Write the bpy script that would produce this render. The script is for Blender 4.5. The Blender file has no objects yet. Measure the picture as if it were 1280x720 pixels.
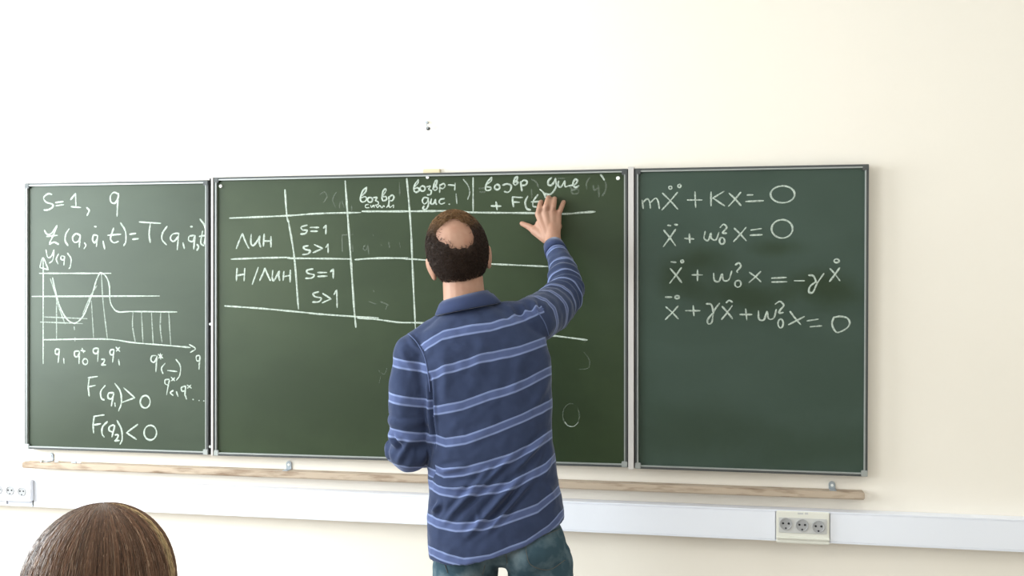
import bpy, bmesh, math, random
import numpy as np
from mathutils import Vector, Matrix
from mathutils.bvhtree import BVHTree

random.seed(7)
rng = np.random.RandomState(11)
SC = bpy.context.scene
COL = SC.collection

# ------------------------------------------------------------------ camera, world, lights, exposure
F_PX, YAW, CAM = 1300.0, 0.19615, Vector((1.0565, -3.549, 1.62))
cam_data = bpy.data.cameras.new('camera')
cam_data.sensor_width = 36.0
cam_data.lens = 36.0 * F_PX / 1280.0
cam_data.clip_start = 0.05
cam = bpy.data.objects.new('camera', cam_data)
COL.objects.link(cam)
cam.location = CAM
cam.rotation_euler = (math.radians(90) + 0.0007, 0, YAW)
SC.camera = cam
SC.view_settings.view_transform = 'Standard'
SC.view_settings.look = 'None'
SC.view_settings.gamma = 1.0
SC.view_settings.use_curve_mapping = False
SC.view_settings.exposure = 0.0

WORLD_STRENGTH = 1.0
w = bpy.data.worlds.new('sky'); SC.world = w; w.use_nodes = True
w.node_tree.nodes['Background'].inputs[0].default_value = (0.80, 0.92, 1.0, 1)
w.node_tree.nodes['Background'].inputs[1].default_value = WORLD_STRENGTH

ROOM_L, ROOM_R, ROOM_B, ROOM_H = -2.75, 3.3, -8.0, 3.25
WINDOWS = [(-0.35, -2.25, 166.0), (-2.95, -4.65, 84.0), (-5.35, -7.05, 18.0)]    # y range, watts of daylight
SILL, HEAD = 0.95, 2.85


def area_light(name, loc, rot, sx, sy, power, color):
    d = bpy.data.lights.new(name, 'AREA')
    d.shape = 'RECTANGLE'; d.size = sx; d.size_y = sy; d.energy = power; d.color = color
    o = bpy.data.objects.new(name, d); COL.objects.link(o)
    o.location = loc; o.rotation_euler = rot
    return o


for (ya, yb, pw) in WINDOWS:                                   # daylight entering through the three side windows
    area_light('window_daylight', (ROOM_L - 0.02, (ya + yb) / 2, (SILL + HEAD) / 2), (0, math.radians(-90), 0),
               HEAD - SILL - 0.1, abs(ya - yb) - 0.1, pw, (0.90, 0.97, 1.0))
for (lx, ly, pw) in [(-0.4, -2.6, 6.0), (-0.4, -5.6, 6.0), (1.6, -2.6, 6.0), (1.6, -5.6, 6.0)]:   # ceiling luminaires
    area_light('ceiling_lamp_light', (lx, ly, ROOM_H - 0.09), (0, 0, 0), 0.55, 1.15, pw, (1.0, 0.97, 0.92))


# ------------------------------------------------------------------ pixel <-> world helpers
_c, _s = math.cos(YAW), math.sin(YAW)
R_AX = Vector((_c, _s, 0)); F_AX = Vector((-_s, _c, 0))


def ray(px, py):
    return F_AX + R_AX * ((px - 640.0) / F_PX) + Vector((0, 0, (360.9 - py) / F_PX))


def at(px, py, Y):
    """point of the plane at world depth Y seen at photograph pixel (px, py)"""
    d = ray(px, py)
    return CAM + d * ((Y - CAM.y) / d.y)


def mpp(px, Y):
    """metres per pixel at that place"""
    return (at(px, 300, Y) - at(px, 301, Y)).length


# ------------------------------------------------------------------ node material helpers
def mat(name, color, rough=0.6, spec=0.3, metal=0.0, noise=None, bump=None):
    m = bpy.data.materials.new(name); m.use_nodes = True
    nt = m.node_tree; b = nt.nodes['Principled BSDF']
    b.inputs['Base Color'].default_value = (*color, 1)
    b.inputs['Roughness'].default_value = rough
    b.inputs['Specular IOR Level'].default_value = spec
    b.inputs['Metallic'].default_value = metal
    tc = nt.nodes.new('ShaderNodeTexCoord')
    if noise:                                                  # (scale, second colour, lo, hi[, mapping scale])
        n = nt.nodes.new('ShaderNodeTexNoise'); n.inputs['Scale'].default_value = noise[0]; n.inputs['Detail'].default_value = 5
        if len(noise) > 4:
            mp = nt.nodes.new('ShaderNodeMapping'); mp.inputs['Scale'].default_value = noise[4]
            nt.links.new(tc.outputs['Object'], mp.inputs[0]); nt.links.new(mp.outputs[0], n.inputs[0])
        else:
            nt.links.new(tc.outputs['Object'], n.inputs[0])
        r = nt.nodes.new('ShaderNodeMapRange')
        r.inputs[1].default_value = noise[2]; r.inputs[2].default_value = noise[3]
        nt.links.new(n.outputs[0], r.inputs[0])
        mx = nt.nodes.new('ShaderNodeMix'); mx.data_type = 'RGBA'
        mx.inputs[6].default_value = (*color, 1); mx.inputs[7].default_value = (*noise[1], 1)
        nt.links.new(r.outputs[0], mx.inputs[0]); nt.links.new(mx.outputs[2], b.inputs['Base Color'])
    if bump:                                                   # (scale, strength, distance)
        n2 = nt.nodes.new('ShaderNodeTexNoise'); n2.inputs['Scale'].default_value = bump[0]; n2.inputs['Detail'].default_value = 6
        nt.links.new(tc.outputs['Object'], n2.inputs[0])
        bp = nt.nodes.new('ShaderNodeBump'); bp.inputs['Strength'].default_value = bump[1]; bp.inputs['Distance'].default_value = bump[2]
        nt.links.new(n2.outputs[0], bp.inputs['Height']); nt.links.new(bp.outputs[0], b.inputs['Normal'])
    return m


def lin(r, g, b):
    f = lambda v: (v / 255 / 12.92) if v / 255 <= 0.04045 else ((v / 255 + 0.055) / 1.055) ** 2.4
    return (f(r), f(g), f(b))


def ellipse_mask(nt, tc, c, rad, soft, nscale=9, namp=0.6, stretch=(1, 1, 1)):
    """0..1 blotch around c in object space, its rim broken by noise"""
    mp = nt.nodes.new('ShaderNodeMapping'); mp.vector_type = 'POINT'
    mp.inputs['Location'].default_value = tuple(-c[i] / rad[i] for i in range(3))
    mp.inputs['Scale'].default_value = tuple(1 / v for v in rad)
    nt.links.new(tc.outputs['Object'], mp.inputs[0])
    ln = nt.nodes.new('ShaderNodeVectorMath'); ln.operation = 'LENGTH'
    nt.links.new(mp.outputs[0], ln.inputs[0])
    n = nt.nodes.new('ShaderNodeTexNoise'); n.inputs['Scale'].default_value = nscale; n.inputs['Detail'].default_value = 4
    nt.links.new(tc.outputs['Object'], n.inputs[0])
    a = nt.nodes.new('ShaderNodeMath'); a.operation = 'MULTIPLY_ADD'
    a.inputs[1].default_value = namp * 2; a.inputs[2].default_value = -namp
    nt.links.new(n.outputs[0], a.inputs[0])
    s = nt.nodes.new('ShaderNodeMath'); s.operation = 'ADD'
    nt.links.new(ln.outputs['Value'], s.inputs[0]); nt.links.new(a.outputs[0], s.inputs[1])
    r = nt.nodes.new('ShaderNodeMapRange'); r.interpolation_type = 'SMOOTHSTEP'
    r.inputs[1].default_value = 1.0 - soft; r.inputs[2].default_value = 1.0 + soft * 0.3
    r.inputs[3].default_value = 1.0; r.inputs[4].default_value = 0.0
    nt.links.new(s.outputs[0], r.inputs[0])
    return r.outputs[0]


def board_material(name, base, dust, wiped, blots, rough=0.42):
    """green chalkboard enamel: base tone, streaky chalk dust, wiped smears, tone blotches and painted window sheen"""
    m = mat(name, base, rough, 0.30)
    nt = m.node_tree; b = nt.nodes['Principled BSDF']
    tc = nt.nodes.new('ShaderNodeTexCoord')
    mp = nt.nodes.new('ShaderNodeMapping'); mp.inputs['Scale'].default_value = (1.0, 1.0, 2.2); mp.inputs['Rotation'].default_value = (0, 0.5, 0)
    nt.links.new(tc.outputs['Object'], mp.inputs[0])
    n = nt.nodes.new('ShaderNodeTexNoise'); n.inputs['Scale'].default_value = 2.4; n.inputs['Detail'].default_value = 5; n.inputs['Distortion'].default_value = 0.6
    nt.links.new(mp.outputs[0], n.inputs[0])
    r = nt.nodes.new('ShaderNodeMapRange'); r.inputs[1].default_value = 0.3; r.inputs[2].default_value = 0.75
    nt.links.new(n.outputs[0], r.inputs[0])
    mx = nt.nodes.new('ShaderNodeMix'); mx.data_type = 'RGBA'
    mx.inputs[6].default_value = (*base, 1); mx.inputs[7].default_value = (*dust, 1)
    nt.links.new(r.outputs[0], mx.inputs[0])
    out = mx.outputs[2]
    for (c, rad, soft, amount, colr) in blots:
        msk = ellipse_mask(nt, tc, c, rad, soft)
        k = nt.nodes.new('ShaderNodeMath'); k.operation = 'MULTIPLY'; k.inputs[1].default_value = amount
        nt.links.new(msk, k.inputs[0])
        m2 = nt.nodes.new('ShaderNodeMix'); m2.data_type = 'RGBA'
        m2.inputs[7].default_value = (*(colr or wiped), 1)
        nt.links.new(k.outputs[0], m2.inputs[0]); nt.links.new(out, m2.inputs[6])
        out = m2.outputs[2]
    nt.links.new(out, b.inputs['Base Color'])
    return m


def chalk_material(name, opacity, color=(0.54, 0.61, 0.54)):
    m = bpy.data.materials.new(name); m.use_nodes = True
    nt = m.node_tree; b = nt.nodes['Principled BSDF']
    b.inputs['Base Color'].default_value = (*color, 1); b.inputs['Roughness'].default_value = 0.95
    b.inputs['Specular IOR Level'].default_value = 0.05
    tc = nt.nodes.new('ShaderNodeTexCoord')
    n = nt.nodes.new('ShaderNodeTexNoise'); n.inputs['Scale'].default_value = 170; n.inputs['Detail'].default_value = 3
    nt.links.new(tc.outputs['Object'], n.inputs[0])
    r = nt.nodes.new('ShaderNodeMapRange'); r.inputs[1].default_value = 0.28; r.inputs[2].default_value = 0.6
    r.inputs[3].default_value = opacity * 0.45; r.inputs[4].default_value = opacity
    nt.links.new(n.outputs[0], r.inputs[0]); nt.links.new(r.outputs[0], b.inputs['Alpha'])
    return m


M = {}
M['wall'] = mat('cream_wall_paint', (0.90, 0.842, 0.758), 0.85, 0.15, noise=(1.3, (0.885, 0.826, 0.742), 0.35, 0.7), bump=(60, 0.06, 0.004))
M['plain'] = mat('room_wall_paint', (0.80, 0.78, 0.73), 0.9, 0.1)
M['ceiling'] = mat('ceiling_white', (0.86, 0.86, 0.84), 0.9, 0.1)
M['floor'] = mat('floor_linoleum', (0.34, 0.30, 0.25), 0.45, 0.3, noise=(5, (0.29, 0.25, 0.21), 0.35, 0.65))
M['white_plastic'] = mat('white_plastic', (0.855, 0.875, 0.95), 0.4, 0.3)
M['cream_plastic'] = mat('cream_plastic', (0.80, 0.79, 0.72), 0.4, 0.3)
M['grey_plastic'] = mat('grey_plastic', (0.60, 0.60, 0.59), 0.45, 0.3)
M['socket_grey'] = mat('socket_well_shade_grey', (0.40, 0.40, 0.41), 0.4, 0.3)  # grey also carries the shade of the recessed wells
M['hole'] = mat('dark_hole', (0.03, 0.03, 0.035), 0.6, 0.2)
M['frame_dark'] = mat('frame_dark_edge', (0.07, 0.075, 0.075), 0.4, 0.4)
M['alu'] = mat('aluminium', (0.38, 0.40, 0.39), 0.42, 0.5, 0.35)
M['post'] = mat('post_grey_paint', (0.58, 0.55, 0.53), 0.5, 0.4)
M['black'] = mat('gap_shade_black', (0.012, 0.012, 0.014), 0.6, 0.2)
M['white'] = mat('white_cap', (0.86, 0.87, 0.84), 0.5, 0.3)
M['steel'] = mat('galvanised_steel', (0.42, 0.46, 0.50), 0.4, 0.5, 0.6)
M['chalk'] = chalk_material('chalk_marks', 0.95)
M['chalk_thin'] = chalk_material('chalk_marks_thin', 0.62)
M['chalk_faint'] = chalk_material('chalk_marks_rubbed', 0.15)
M['stick'] = mat('chalk_stick_white', (0.86, 0.86, 0.84), 0.9, 0.05)
M['blue_stick'] = mat('chalk_stick_blue', (0.62, 0.70, 0.78), 0.9, 0.05)
M['wood'] = mat('worn_wood', (0.50, 0.405, 0.315), 0.65, 0.15, noise=(10, (0.25, 0.175, 0.12), 0.50, 0.72, (1.0, 5.0, 5.0)))
M['skin'] = mat('skin', (0.41, 0.235, 0.165), 0.55, 0.3, noise=(28, (0.36, 0.18, 0.12), 0.4, 0.75), bump=(140, 0.15, 0.002))
M['eye'] = mat('eye_white', (0.8, 0.78, 0.75), 0.2, 0.5)
M['denim'] = mat('faded_denim', (0.040, 0.074, 0.098), 0.85, 0.1, noise=(13, (0.165, 0.22, 0.25), 0.45, 0.72), bump=(300, 0.35, 0.002))
M['stitch'] = mat('denim_stitching', (0.13, 0.125, 0.11), 0.9, 0.1)
M['shoe'] = mat('dark_shoe_leather', (0.03, 0.027, 0.025), 0.45, 0.4)
M['sole'] = mat('shoe_sole', (0.05, 0.05, 0.05), 0.8, 0.2)
M['sweater'] = mat('grey_sweater', (0.20, 0.21, 0.24), 0.9, 0.1, bump=(120, 0.4, 0.003))
M['trousers'] = mat('dark_trousers', (0.03, 0.035, 0.05), 0.9, 0.1)
M['chair_wood'] = mat('chair_plywood', (0.45, 0.28, 0.14), 0.5, 0.3, noise=(6, (0.36, 0.21, 0.10), 0.4, 0.7, (1, 8, 1)))
M['lamp'] = mat('lamp_diffuser', (0.9, 0.9, 0.88), 0.5, 0.3)
_b = M['lamp'].node_tree.nodes['Principled BSDF']; _b.inputs['Emission Color'].default_value = (1, 0.96, 0.88, 1); _b.inputs['Emission Strength'].default_value = 2.0


# ------------------------------------------------------------------ mesh helpers
class MB:
    def __init__(self): self.v = []; self.f = []

    def add(self, vs, fs):
        n = len(self.v); self.v += [tuple(p) for p in vs]; self.f += [tuple(i + n for i in q) for q in fs]; return self

    def box(self, lo, hi):
        x0, y0, z0 = lo; x1, y1, z1 = hi
        return self.add([(x0, y0, z0), (x1, y0, z0), (x1, y1, z0), (x0, y1, z0), (x0, y0, z1), (x1, y0, z1), (x1, y1, z1), (x0, y1, z1)],
                        [(0, 3, 2, 1), (4, 5, 6, 7), (0, 1, 5, 4), (1, 2, 6, 5), (2, 3, 7, 6), (3, 0, 4, 7)])

    def slab(self, quad, yf, yb):
        """quad = four (X, Z) corners TL TR BR BL, extruded from front yf to back yb"""
        vs = [(q[0], yf, q[1]) for q in quad] + [(q[0], yb, q[1]) for q in quad]
        return self.add(vs, [(3, 2, 1, 0), (4, 5, 6, 7), (0, 1, 5, 4), (1, 2, 6, 5), (2, 3, 7, 6), (3, 0, 4, 7)])

    def ring(self, qo, qi, yf, yb):
        vs = [(q[0], yf, q[1]) for q in qo] + [(q[0], yf, q[1]) for q in qi] + [(q[0], yb, q[1]) for q in qo] + [(q[0], yb, q[1]) for q in qi]
        fs = []
        for i in range(4):
            j = (i + 1) % 4
            fs += [(i, 4 + i, 4 + j, j), (8 + i, 8 + j, 12 + j, 12 + i), (i, j, 8 + j, 8 + i), (4 + i, 12 + i, 12 + j, 4 + j)]
        return self.add(vs, fs)

    def cyl(self, p0, p1, r0, r1=None, n=16):
        r1 = r0 if r1 is None else r1
        p0, p1 = Vector(p0), Vector(p1); d = (p1 - p0).normalized()
        a = d.orthogonal().normalized(); b = d.cross(a)
        vs = []
        for p, r in ((p0, r0), (p1, r1)):
            vs += [p + (a * math.cos(t) + b * math.sin(t)) * r for t in np.linspace(0, 2 * math.pi, n, endpoint=False)]
        fs = [(i, (i + 1) % n, n + (i + 1) % n, n + i) for i in range(n)] + [tuple(range(n))[::-1], tuple(range(n, 2 * n))]
        return self.add(vs, fs)

    def tube(self, pts, r, n=8):
        pts = [Vector(p) for p in pts]; vs = []; fs = []
        a = None
        for i, p in enumerate(pts):
            d = (pts[min(i + 1, len(pts) - 1)] - pts[max(i - 1, 0)]).normalized()
            a = d.orthogonal().normalized() if a is None else (a - d * a.dot(d)).normalized()
            b = d.cross(a)
            rr = r[i] if isinstance(r, (list, tuple)) else r
            vs += [p + (a * math.cos(t) + b * math.sin(t)) * rr for t in np.linspace(0, 2 * math.pi, n, endpoint=False)]
        for i in range(len(pts) - 1):
            for k in range(n):
                fs.append((i * n + k, i * n + (k + 1) % n, (i + 1) * n + (k + 1) % n, (i + 1) * n + k))
        fs += [tuple(range(n))[::-1], tuple(range((len(pts) - 1) * n, len(pts) * n))]
        return self.add(vs, fs)

    def capsule(self, p0, p1, r0, r1, n=20, rings=6):
        p0, p1 = Vector(p0), Vector(p1); d = p1 - p0
        d = d.normalized() if d.length > 1e-6 else Vector((0, 0, 1))
        a = d.orthogonal().normalized(); b = d.cross(a)
        vs = [p0 - d * r0]; fs = []
        prof = [(p0, r0, t) for t in np.linspace(-math.pi / 2, 0, rings + 1)[1:]] + [(p1, r1, t) for t in np.linspace(0, math.pi / 2, rings + 1)[:-1]]
        for (p, r, t) in prof:
            vs += [p + d * (r * math.sin(t)) + (a * math.cos(q) + b * math.sin(q)) * (r * math.cos(t)) for q in np.linspace(0, 2 * math.pi, n, endpoint=False)]
        vs.append(p1 + d * r1); m = len(prof)
        fs += [(0, 1 + (k + 1) % n, 1 + k) for k in range(n)]
        for i in range(m - 1):
            for k in range(n):
                fs.append((1 + i * n + k, 1 + i * n + (k + 1) % n, 1 + (i + 1) * n + (k + 1) % n, 1 + (i + 1) * n + k))
        last = len(vs) - 1
        fs += [(1 + (m - 1) * n + k, 1 + (m - 1) * n + (k + 1) % n, last) for k in range(n)]
        return self.add(vs, fs)

    def chain(self, pts, rs):
        for i in range(len(pts) - 1): self.capsule(pts[i], pts[i + 1], rs[i], rs[i + 1])
        return self

    def ellipsoid(self, c, rad, rot=None, n=24, m=14):
        rot = rot or Matrix.Identity(3); c = Vector(c)
        vs = []; fs = []
        for i in range(m + 1):
            t = -math.pi / 2 + math.pi * i / m
            for k in range(n):
                q = 2 * math.pi * k / n
                vs.append(c + rot @ Vector((rad[0] * math.cos(t) * math.cos(q), rad[1] * math.cos(t) * math.sin(q), rad[2] * math.sin(t))))
        for i in range(m):
            for k in range(n):
                fs.append((i * n + k, i * n + (k + 1) % n, (i + 1) * n + (k + 1) % n, (i + 1) * n + k))
        return self.add(vs, fs)

    def loft(self, rings, close=True):
        n = len(rings[0]); base = []
        for r in rings: base += list(r)
        fs = []
        for i in range(len(rings) - 1):
            for k in range(n):
                fs.append((i * n + k, i * n + (k + 1) % n, (i + 1) * n + (k + 1) % n, (i + 1) * n + k))
        if close: fs += [tuple(range(n))[::-1], tuple(range((len(rings) - 1) * n, len(rings) * n))]
        return self.add(base, fs)

    def mesh(self, name):
        me = bpy.data.meshes.new(name); me.from_pydata(self.v, [], self.f); me.update()
        bm = bmesh.new(); bm.from_mesh(me)
        bmesh.ops.remove_doubles(bm, verts=bm.verts, dist=1e-6)
        bmesh.ops.recalc_face_normals(bm, faces=bm.faces)
        bm.to_mesh(me); bm.free(); return me

    def build(self, name, material, parent=None, smooth=False, bevel=0.0):
        return link(name, self.mesh(name), material, parent, smooth, bevel)


def link(name, me, material, parent=None, smooth=False, bevel=0.0):
    if material and not me.materials: me.materials.append(material)
    if smooth:
        me.polygons.foreach_set('use_smooth', [True] * len(me.polygons))
    if bevel:
        bm = bmesh.new(); bm.from_mesh(me)
        es = [e for e in bm.edges if len(e.link_faces) == 2 and e.calc_face_angle() > 0.6]
        bmesh.ops.bevel(bm, geom=es, offset=bevel, segments=2, affect='EDGES', clamp_overlap=True)
        bm.to_mesh(me); bm.free()
    o = bpy.data.objects.new(name, me); COL.objects.link(o)
    if parent:
        o.parent = parent
        if parent.parent is None: o.matrix_parent_inverse = Matrix.Translation(-parent.location)
    return o


def empty(name, loc):
    o = bpy.data.objects.new(name, None); COL.objects.link(o); o.location = loc; o.empty_display_size = 0.1
    return o


def tag(o, label=None, cat=None, group=None, kind=None):
    if label: o['label'] = label
    if cat: o['category'] = cat
    if group: o['group'] = group
    if kind: o['kind'] = kind
    return o


def fuse(mb, voxel, smooth):
    """union of closed shapes -> one continuous skin"""
    me = mb.mesh('raw'); o = bpy.data.objects.new('raw', me); COL.objects.link(o)
    r = o.modifiers.new('r', 'REMESH'); r.mode = 'VOXEL'; r.voxel_size = voxel
    if smooth:
        s = o.modifiers.new('s', 'SMOOTH'); s.factor = 0.5; s.iterations = smooth
    dg = bpy.context.evaluated_depsgraph_get()
    out = bpy.data.meshes.new_from_object(o.evaluated_get(dg))
    bpy.data.objects.remove(o); bpy.data.meshes.remove(me)
    return out


def verts_np(me):
    a = np.empty(len(me.vertices) * 3, np.float32); me.vertices.foreach_get('co', a); return a.reshape(-1, 3).astype(float)


def normals_np(me):
    a = np.empty(len(me.vertices) * 3, np.float32); me.vertex_normals.foreach_get('vector', a); return a.reshape(-1, 3).astype(float)


def set_verts(me, v):
    me.vertices.foreach_set('co', v.astype(np.float32).ravel()); me.update()


_D = rng.normal(size=(14, 3)); _D /= np.linalg.norm(_D, axis=1)[:, None]; _P = rng.uniform(0, 6.28, 14)


def wob(v, freq):
    """smooth pseudo noise, about -1..1"""
    s = np.zeros(len(v))
    for i in range(14):
        s += np.sin((v @ _D[i]) * freq * (0.6 + 0.07 * i) + _P[i] + 0.8 * np.sin((v @ _D[(i + 5) % 14]) * freq * 0.5))
    return s / 5.0


# ================================================================== THE SETTING
def structure(name, mb, m, **k):
    return tag(mb.build(name, m, **k), kind='structure')


structure('wall_front', MB().box((ROOM_L - 0.2, 0, 0), (ROOM_R + 0.2, 0.2, ROOM_H)), M['wall'])
structure('wall_right', MB().box((ROOM_R, ROOM_B, 0), (ROOM_R + 0.2, 0, ROOM_H)), M['plain'])
structure('wall_back', MB().box((ROOM_L - 0.2, ROOM_B - 0.2, 0), (ROOM_R + 0.2, ROOM_B, ROOM_H)), M['plain'])
structure('floor', MB().box((ROOM_L - 0.2, ROOM_B - 0.2, -0.1), (ROOM_R + 0.2, 0.2, 0)), M['floor'])
structure('ceiling', MB().box((ROOM_L - 0.2, ROOM_B - 0.2, ROOM_H), (ROOM_R + 0.2, 0.2, ROOM_H + 0.1)), M['ceiling'])
wl = MB()
wl.box((ROOM_L - 0.2, ROOM_B, 0), (ROOM_L, 0, SILL)); wl.box((ROOM_L - 0.2, ROOM_B, HEAD), (ROOM_L, 0, ROOM_H))
_e = [0.0] + [q for (a, b, p) in WINDOWS for q in (a, b)] + [ROOM_B]
for i in range(0, len(_e), 2): wl.box((ROOM_L - 0.2, _e[i + 1], SILL), (ROOM_L, _e[i], HEAD))
structure('wall_left', wl, M['plain'])
for i, (a, b, p) in enumerate(WINDOWS):
    f = MB(); x0, x1 = ROOM_L - 0.17, ROOM_L - 0.11
    f.box((x0, b, SILL), (x1, a, SILL + 0.06)); f.box((x0, b, HEAD - 0.06), (x1, a, HEAD))
    for yy in (a - 0.06, b, (a + b) / 2 - 0.03): f.box((x0, yy, SILL + 0.06), (x1, yy + 0.06, HEAD - 0.06))
    wo = structure('window_%d' % (i + 1), f, M['white_plastic'])
    MB().box((ROOM_L - 0.2, b, SILL - 0.04), (ROOM_L + 0.12, a, SILL)).build('window_sill', M['white_plastic'], wo)
structure('baseboard_front', MB().box((ROOM_L, -0.015, 0), (ROOM_R, 0, 0.08)), M['chair_wood'])
_lamps = ['ceiling lamp nearest the window and the chalkboard', 'ceiling lamp nearest the window, toward the back wall',
          'ceiling lamp away from the window, nearest the chalkboard', 'ceiling lamp away from the window, toward the back wall']
for k, (lx, ly) in enumerate([(-0.4, -2.6), (-0.4, -5.6), (1.6, -2.6), (1.6, -5.6)]):
    lo = empty('ceiling_lamp', (lx, ly, ROOM_H)); tag(lo, 'white rectangular ' + _lamps[k], 'lamp', 'ceiling lamps')
    MB().box((lx - 0.32, ly - 0.62, ROOM_H - 0.075), (lx + 0.32, ly + 0.62, ROOM_H)).build('housing', M['white_plastic'], lo, bevel=0.005)
    MB().box((lx - 0.29, ly - 0.59, ROOM_H - 0.082), (lx + 0.29, ly + 0.59, ROOM_H - 0.076)).build('diffuser', M['lamp'], lo)

# ================================================================== CHALKBOARD
BF = -0.030                                                     # board face depth


def quad_px(corners, Y=BF):
    return [(at(x, y, Y).x, at(x, y, Y).z) for (x, y) in corners]


def inset(q, d):
    (a, b, c, e) = q
    return [(a[0] + d, a[1] - d), (b[0] - d, b[1] - d), (c[0] - d, c[1] + d), (e[0] + d, e[1] + d)]


Q_LEFT = quad_px([(32.5, 229.3), (261.5, 225.3), (261.5, 568.2), (32.5, 560.8)])
Q_MAIN = quad_px([(268.3, 222.0), (784.6, 211.3), (784.6, 583.8), (268.3, 569.0)])
Q_RIGHT = quad_px([(793.8, 211.0), (1085.8, 205.5), (1084.0, 595.3), (793.8, 585.2)])
cb = empty('chalkboard', (0, BF, Q_MAIN[2][1]))
tag(cb, 'large green three panel chalkboard on the wall covered in chalk formulas', 'chalkboard')

G = lambda x, y: tuple(at(x, y, BF))
dark_g, mid_g = lin(54, 72, 52), lin(82, 101, 86)
bm_left = board_material('green_enamel_wing_dust_sheen', lin(49, 60, 45), lin(60, 71, 55), lin(42, 53, 39),
                         [(G(150, 270), (0.30, 1, 0.14), 0.7, 0.35, lin(65, 76, 63)), (G(110, 530), (0.30, 1, 0.16), 0.8, 0.4, lin(49, 58, 41))])  # paler upper blotch puts window sheen into the colour
bm_main = board_material('green_enamel_main', lin(42, 55, 32), lin(50, 63, 40), lin(35, 48, 26),
                         [(G(330, 330), (0.30, 1, 0.34), 0.8, 0.55, lin(59, 70, 46)), (G(400, 500), (0.55, 1, 0.22), 0.8, 0.6, None),  # paler left patch and darker lower area
                          (G(660, 500), (0.30, 1, 0.34), 0.7, 0.7, lin(32, 44, 24)), (G(755, 330), (0.12, 1, 0.34), 0.9, 0.5, lin(53, 65, 49))])  # last, paler blotch paints in the window reflection near the right edge
bm_right = board_material('green_enamel_wing_wiped', lin(54, 70, 60), lin(62, 78, 69), lin(40, 55, 36),
                          [(G(875, 325), (0.12, 1, 0.055), 0.9, 0.85, None), (G(850, 350), (0.10, 1, 0.07), 0.9, 0.75, None),
                           (G(970, 310), (0.10, 1, 0.035), 0.9, 0.75, None), (G(930, 370), (0.20, 1, 0.06), 0.9, 0.85, None),
                           (G(1030, 360), (0.16, 1, 0.075), 0.9, 0.95, None), (G(860, 540), (0.3, 1, 0.12), 0.9, 0.5, lin(46, 61, 46)),
                           (G(1010, 560), (0.3, 1, 0.10), 0.9, 0.6, lin(44, 60, 46))])


def board_panel(name, q, m, label):
    p = MB().slab(inset(q, 0.006), BF, -0.004).build(name, m, cb)
    p['label'] = label
    MB().ring(q, inset(q, 0.0085), BF - 0.008, -0.002).build('frame', M['frame_dark'], p, bevel=0.001)
    MB().ring(inset(q, 0.0072), inset(q, 0.0116), BF - 0.0095, BF + 0.002).build('frame_lip', M['alu'], p, bevel=0.0012)
    return p


wing_l = board_panel('wing_panel', Q_LEFT, bm_left, 'dusty side panel with a sketched curve and axes')
main_p = board_panel('main_panel', Q_MAIN, bm_main, 'wide middle panel with a chalk table')
wing_r = board_panel('wing_panel', Q_RIGHT, bm_right, 'side panel with four equations and wiped dark smears')
q = quad_px([(265.6, 221.8), (268.2, 221.7), (268.2, 569.2), (265.6, 569.0)]); MB().slab(q, BF - 0.012, -0.002).build('hinge_post', M['post'], cb, bevel=0.001)
q = quad_px([(261.2, 223.0), (265.8, 222.5), (265.8, 568.6), (261.2, 568.3)])
hb = MB().slab(q, BF + 0.004, -0.002).build('gap_shade_strip', M['black'], cb); hb['label'] = 'black strip for the shade in the gap'  # black stands in for the shade of the recess between panels
q = quad_px([(785.6, 208.8), (792.6, 208.6), (792.6, 586.2), (785.6, 585.8)]); MB().slab(q, BF - 0.012, -0.002).build('hinge_post', M['post'], cb, bevel=0.001)
q = quad_px([(784.2, 211.0), (794.2, 210.8), (794.2, 585.0), (784.2, 584.2)]); MB().slab(q, BF + 0.004, -0.002).build('gap_shade_strip', M['black'], cb)
for (x, y) in ((263.6, 405), (263.4, 558)):
    c = at(x, y, BF); MB().cyl((c.x, BF + 0.005, c.z), (c.x, BF - 0.006, c.z), 0.005).build('hinge_pin', M['alu'], cb)
for (x, y, r, pp) in ((276.2, 232.8, 0.0068, main_p), (772.6, 222.8, 0.0072, main_p), (534.5, 221.6, 0.0065, main_p)):
    c = at(x, y, BF); MB().cyl((c.x, BF + 0.001, c.z), (c.x, BF - 0.005, c.z), r, r * 0.8, 20).build('screw_cap', M['white'], pp, smooth=False)
mt = MB().slab(quad_px([(527, 210.6), (548, 210.2), (548, 217.5), (527, 217.9)]), -0.012, -0.001).build('stain_plate', mat('beige_stain', lin(226, 212, 180), 0.7, 0.2), cb, bevel=0.002)  # thin plate standing in for a pale stain on the wall
for (p, q) in ((wing_l, Q_LEFT), (main_p, Q_MAIN), (wing_r, Q_RIGHT)):
    for i in range(4):                                          # pale corner pieces of the frames
        x, z = q[i]; sx = 1 if i in (0, 3) else -1; sz = -1 if i < 2 else 1
        MB().box((min(x, x + sx * 0.02), BF - 0.0105, min(z, z + sz * 0.02)), (max(x, x + sx * 0.02), BF - 0.002, max(z, z + sz * 0.02))).build(
            'corner_piece', M['alu'] if i > 1 else M['frame_dark'], p, bevel=0.002)


# ---- chalk strokes
def spline(pts, per=7):
    pts = [np.array(p, float) for p in pts]
    if len(pts) < 3:
        return [pts[0] + (pts[-1] - pts[0]) * t for t in np.linspace(0, 1, 6)]
    out = []
    P = [2 * pts[0] - pts[1]] + pts + [2 * pts[-1] - pts[-2]]
    for i in range(1, len(P) - 2):
        a, b, c, d = P[i - 1], P[i], P[i + 1], P[i + 2]
        for t in np.linspace(0, 1, per, endpoint=False):
            out.append(0.5 * ((2 * b) + (c - a) * t + (2 * a - 5 * b + 4 * c - d) * t * t + (3 * b - a - 3 * c + d) * t ** 3))
    out.append(pts[-1]); return out


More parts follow.
